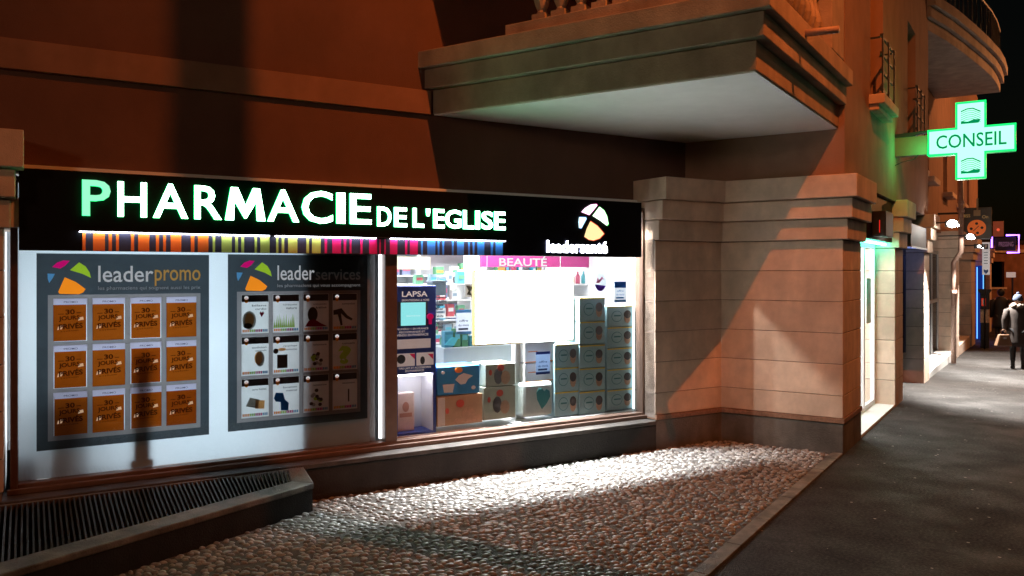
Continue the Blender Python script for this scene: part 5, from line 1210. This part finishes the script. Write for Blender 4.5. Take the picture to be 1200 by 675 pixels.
# ------------------------------------------------------------------ STREET LAMP (out of frame, lights the fronts)
la, lb_, lz = 3.0*S, BF-1.05*S, SOF+5.5*S
lw = RF.world(la, lb_, lz)
wl = FF.hit(247, 120, UW); wlw = FF.world(wl[0], UW)
dx, dy = wlw[0]-lw[0], wlw[1]-lw[1]; dl = math.hypot(dx, dy); ux, uy = dx/dl, dy/dl
pst = (lw[0]+ux*1.35, lw[1]+uy*1.35)
SL = Thing('street_lamp', 'tall street lamp post with an arm standing on the pavement across from the balcony', 'street lamp', WF, (pst[0], pst[1], 0))
SL.part('post', MB().lathe([(.11, 0), (.11, .5), (.056, .55), (.054, 6), (.052, lz+.35), (.03, lz+.4)], (pst[0], pst[1], 0), n=14), M['dframe'], smooth=True)
SL.part('arm', MB().tube([(pst[0], pst[1], lz+.25), (lw[0]+ux*.6, lw[1]+uy*.6, lz+.32), (lw[0], lw[1], lz+.22)], .03), M['dframe'])
SL.part('lamp_head', MB().box(lw[0]-.18, lw[0]+.18, lw[1]-.1, lw[1]+.1, lz+.10, lz+.22), M['dframe'], bevel=.03)
SL.part('bulb', MB().ball((lw[0], lw[1], lz+.075), .03, .03, .02), emis('sodium_bulb', (1, .4, .1), 30))
def light(name, typ, loc, energy, col, **kw):
    ld = bpy.data.lights.new(name, typ); ld.energy = energy; ld.color = col
    tgt = kw.pop('target', None)
    for k_, v_ in kw.items(): setattr(ld, k_, v_)
    o = bpy.data.objects.new(name, ld); COL.objects.link(o); o.location = loc
    if tgt is not None: o.rotation_euler = (Vector(tgt)-Vector(loc)).to_track_quat('-Z', 'Y').to_euler()
    return o
NA = (1.0, .22, .04)
light('sodium_lamp_light', 'SPOT', (lw[0], lw[1], lz), 2500, NA, shadow_soft_size=.02, spot_size=math.radians(100), spot_blend=.9, target=(1.5, 9.5, 5.0))
l2 = SF.world(17.0, -4.5, 8.0); light('sodium_lamp_light', 'POINT', l2, 1000, (1.0, .36, .12), shadow_soft_size=.05)
l3 = SF.world(30.0, -6.0, 7.0); light('added_fill_light', 'POINT', (-5, -8, 5), 780, (1.0, .58, .36), shadow_soft_size=.7)  # fill point added behind the camera to lift the balcony front
light('sodium_lamp_light', 'POINT', l3, 1800, (1.0, .34, .11), shadow_soft_size=.05)
def area(name, fr, x, y, z, sx_, sy_, energy, col, tgt):
    w_ = fr.world(x, y, z); t_ = fr.world(*tgt)
    o = light(name, 'AREA', w_, energy, col, shape='RECTANGLE', size=sx_, size_y=sy_, target=t_)
    return o
# shop ceiling strip just inside the glass + room panels (the strip runs along the front)
def ceil(fr, x, y, z, lx_, ly_, e, col):
    ld = bpy.data.lights.new('ceiling_light', 'AREA'); ld.energy = e; ld.color = col; ld.shape = 'RECTANGLE'; ld.size = lx_; ld.size_y = ly_
    if ly_ < .2: ld.spread = math.radians(84)
    o = bpy.data.objects.new('ceiling_light', ld); COL.objects.link(o); o.location = fr.world(x, y, z); o.rotation_euler = (math.radians(-20) if ly_ < .2 else 0, 0, fr.a); return o
midx = (XM1+0)/2
ceil(FF, midx, .20, WZ1-.03, 2.1, .08, 480, (.92, .97, 1))
ceil(FF, midx, 1.1, WZ1-.0, 2.2, .5, 80, (.95, .98, 1))
ceil(FF, midx, 2.2, WZ1-.0, 2.2, .6, 105, (.95, .98, 1))
def wspot(x, y, z, tx, ty, tz, e, size):
    w_ = FF.world(x, y, z); light('window_spotlight', 'SPOT', w_, e, (1, .93, .84), spot_size=math.radians(size), spot_blend=.25, shadow_soft_size=.03, target=RF.world(tx, ty, tz))
wspot(-1.9, .34, 2.62, -.55, 0, 1.2, 400, 44)
wspot(-1.2, .30, 2.62, -.75, 0, 1.0, 240, 50)
wspot(-.55, .30, 2.62, -.35, 0, .9, 130, 46)
# light behind the film
lm = (XL+FF.hit(330, 400, .2)[0])/2
ld = area('backlight_panel', FF, lm, 1.15, 1.45, 3.0, 1.9, 52, (.86, .94, 1), (lm, 0, 1.45))
# entrance
ceil(SF, (E0+E1)/2+.2, 1.3, 2.75, 2.0, 1.2, 200, (.95, 1, 1))
light('cross_neon_light', 'POINT', RF.world(.42, XB-.3, cz-.1), 16, (.05, 1, .25), shadow_soft_size=.2)
# floodlights
for (b, a, z), e in zip(FL, (60, 60, 30)):
    w_ = SF.world(b+.0, -a-.02, z-.05); t_ = SF.world(b-.3, -a-1.3, -.4)
    light('flood_glow', 'POINT', SF.world(b, -a-.1, z+.0), e*1.3, (1, .93, .82), shadow_soft_size=.05)
    light('flood_spot', 'SPOT', w_, e*58, (1, .95, .88), spot_size=math.radians(105), spot_blend=.5, shadow_soft_size=.04, target=t_)
w_ = SF.world(6.6, -.25, 2.3); light('blue_shop_light', 'POINT', SF.world(b1-.9, .12, 2.2), 5, (.3, .42, 1), shadow_soft_size=.1)
light('blue_shop_light', 'POINT', SF.world(24, -.9, 1.6), 3, (.12, .2, 1), shadow_soft_size=.2)

# ------------------------------------------------------------------ WORLD
w = bpy.data.worlds.new('World'); sc.world = w; w.use_nodes = True; nt = w.node_tree
bgn = nt.nodes['Background']; sky = nt.nodes.new('ShaderNodeTexSky'); sky.sky_type = 'NISHITA'; sky.sun_disc = False
sky.sun_elevation = math.radians(2); sky.sun_rotation = math.radians(200)
nt.links.new(sky.outputs[0], bgn.inputs[0]); bgn.inputs[1].default_value = .0012

# ------------------------------------------------------------------ CAMERA
cam = bpy.data.cameras.new('camera'); co = bpy.data.objects.new('camera', cam); COL.objects.link(co)
co.location = (0, 0, H); co.rotation_euler = (math.radians(90), 0, 0); cam.sensor_width = 36; cam.lens = 36*FOC/1200
cam.shift_y = -(337.5-CY)/1200; cam.clip_end = 400; cam.clip_start = .05
sc.camera = co
vs_ = sc.view_settings; vs_.view_transform = 'Standard'; vs_.look = 'None'; vs_.gamma = 1; vs_.exposure = 0; vs_.use_curve_mapping = False
sc.cycles.use_denoising = True
try: sc.cycles.denoiser = 'OPENIMAGEDENOISE'
except Exception: pass
sc.cycles.max_bounces = 8; sc.cycles.diffuse_bounces = 4; sc.cycles.transparent_max_bounces = 12
sc.cycles.sample_clamp_indirect = 6; sc.cycles.caustics_reflective = False; sc.cycles.caustics_refractive = False
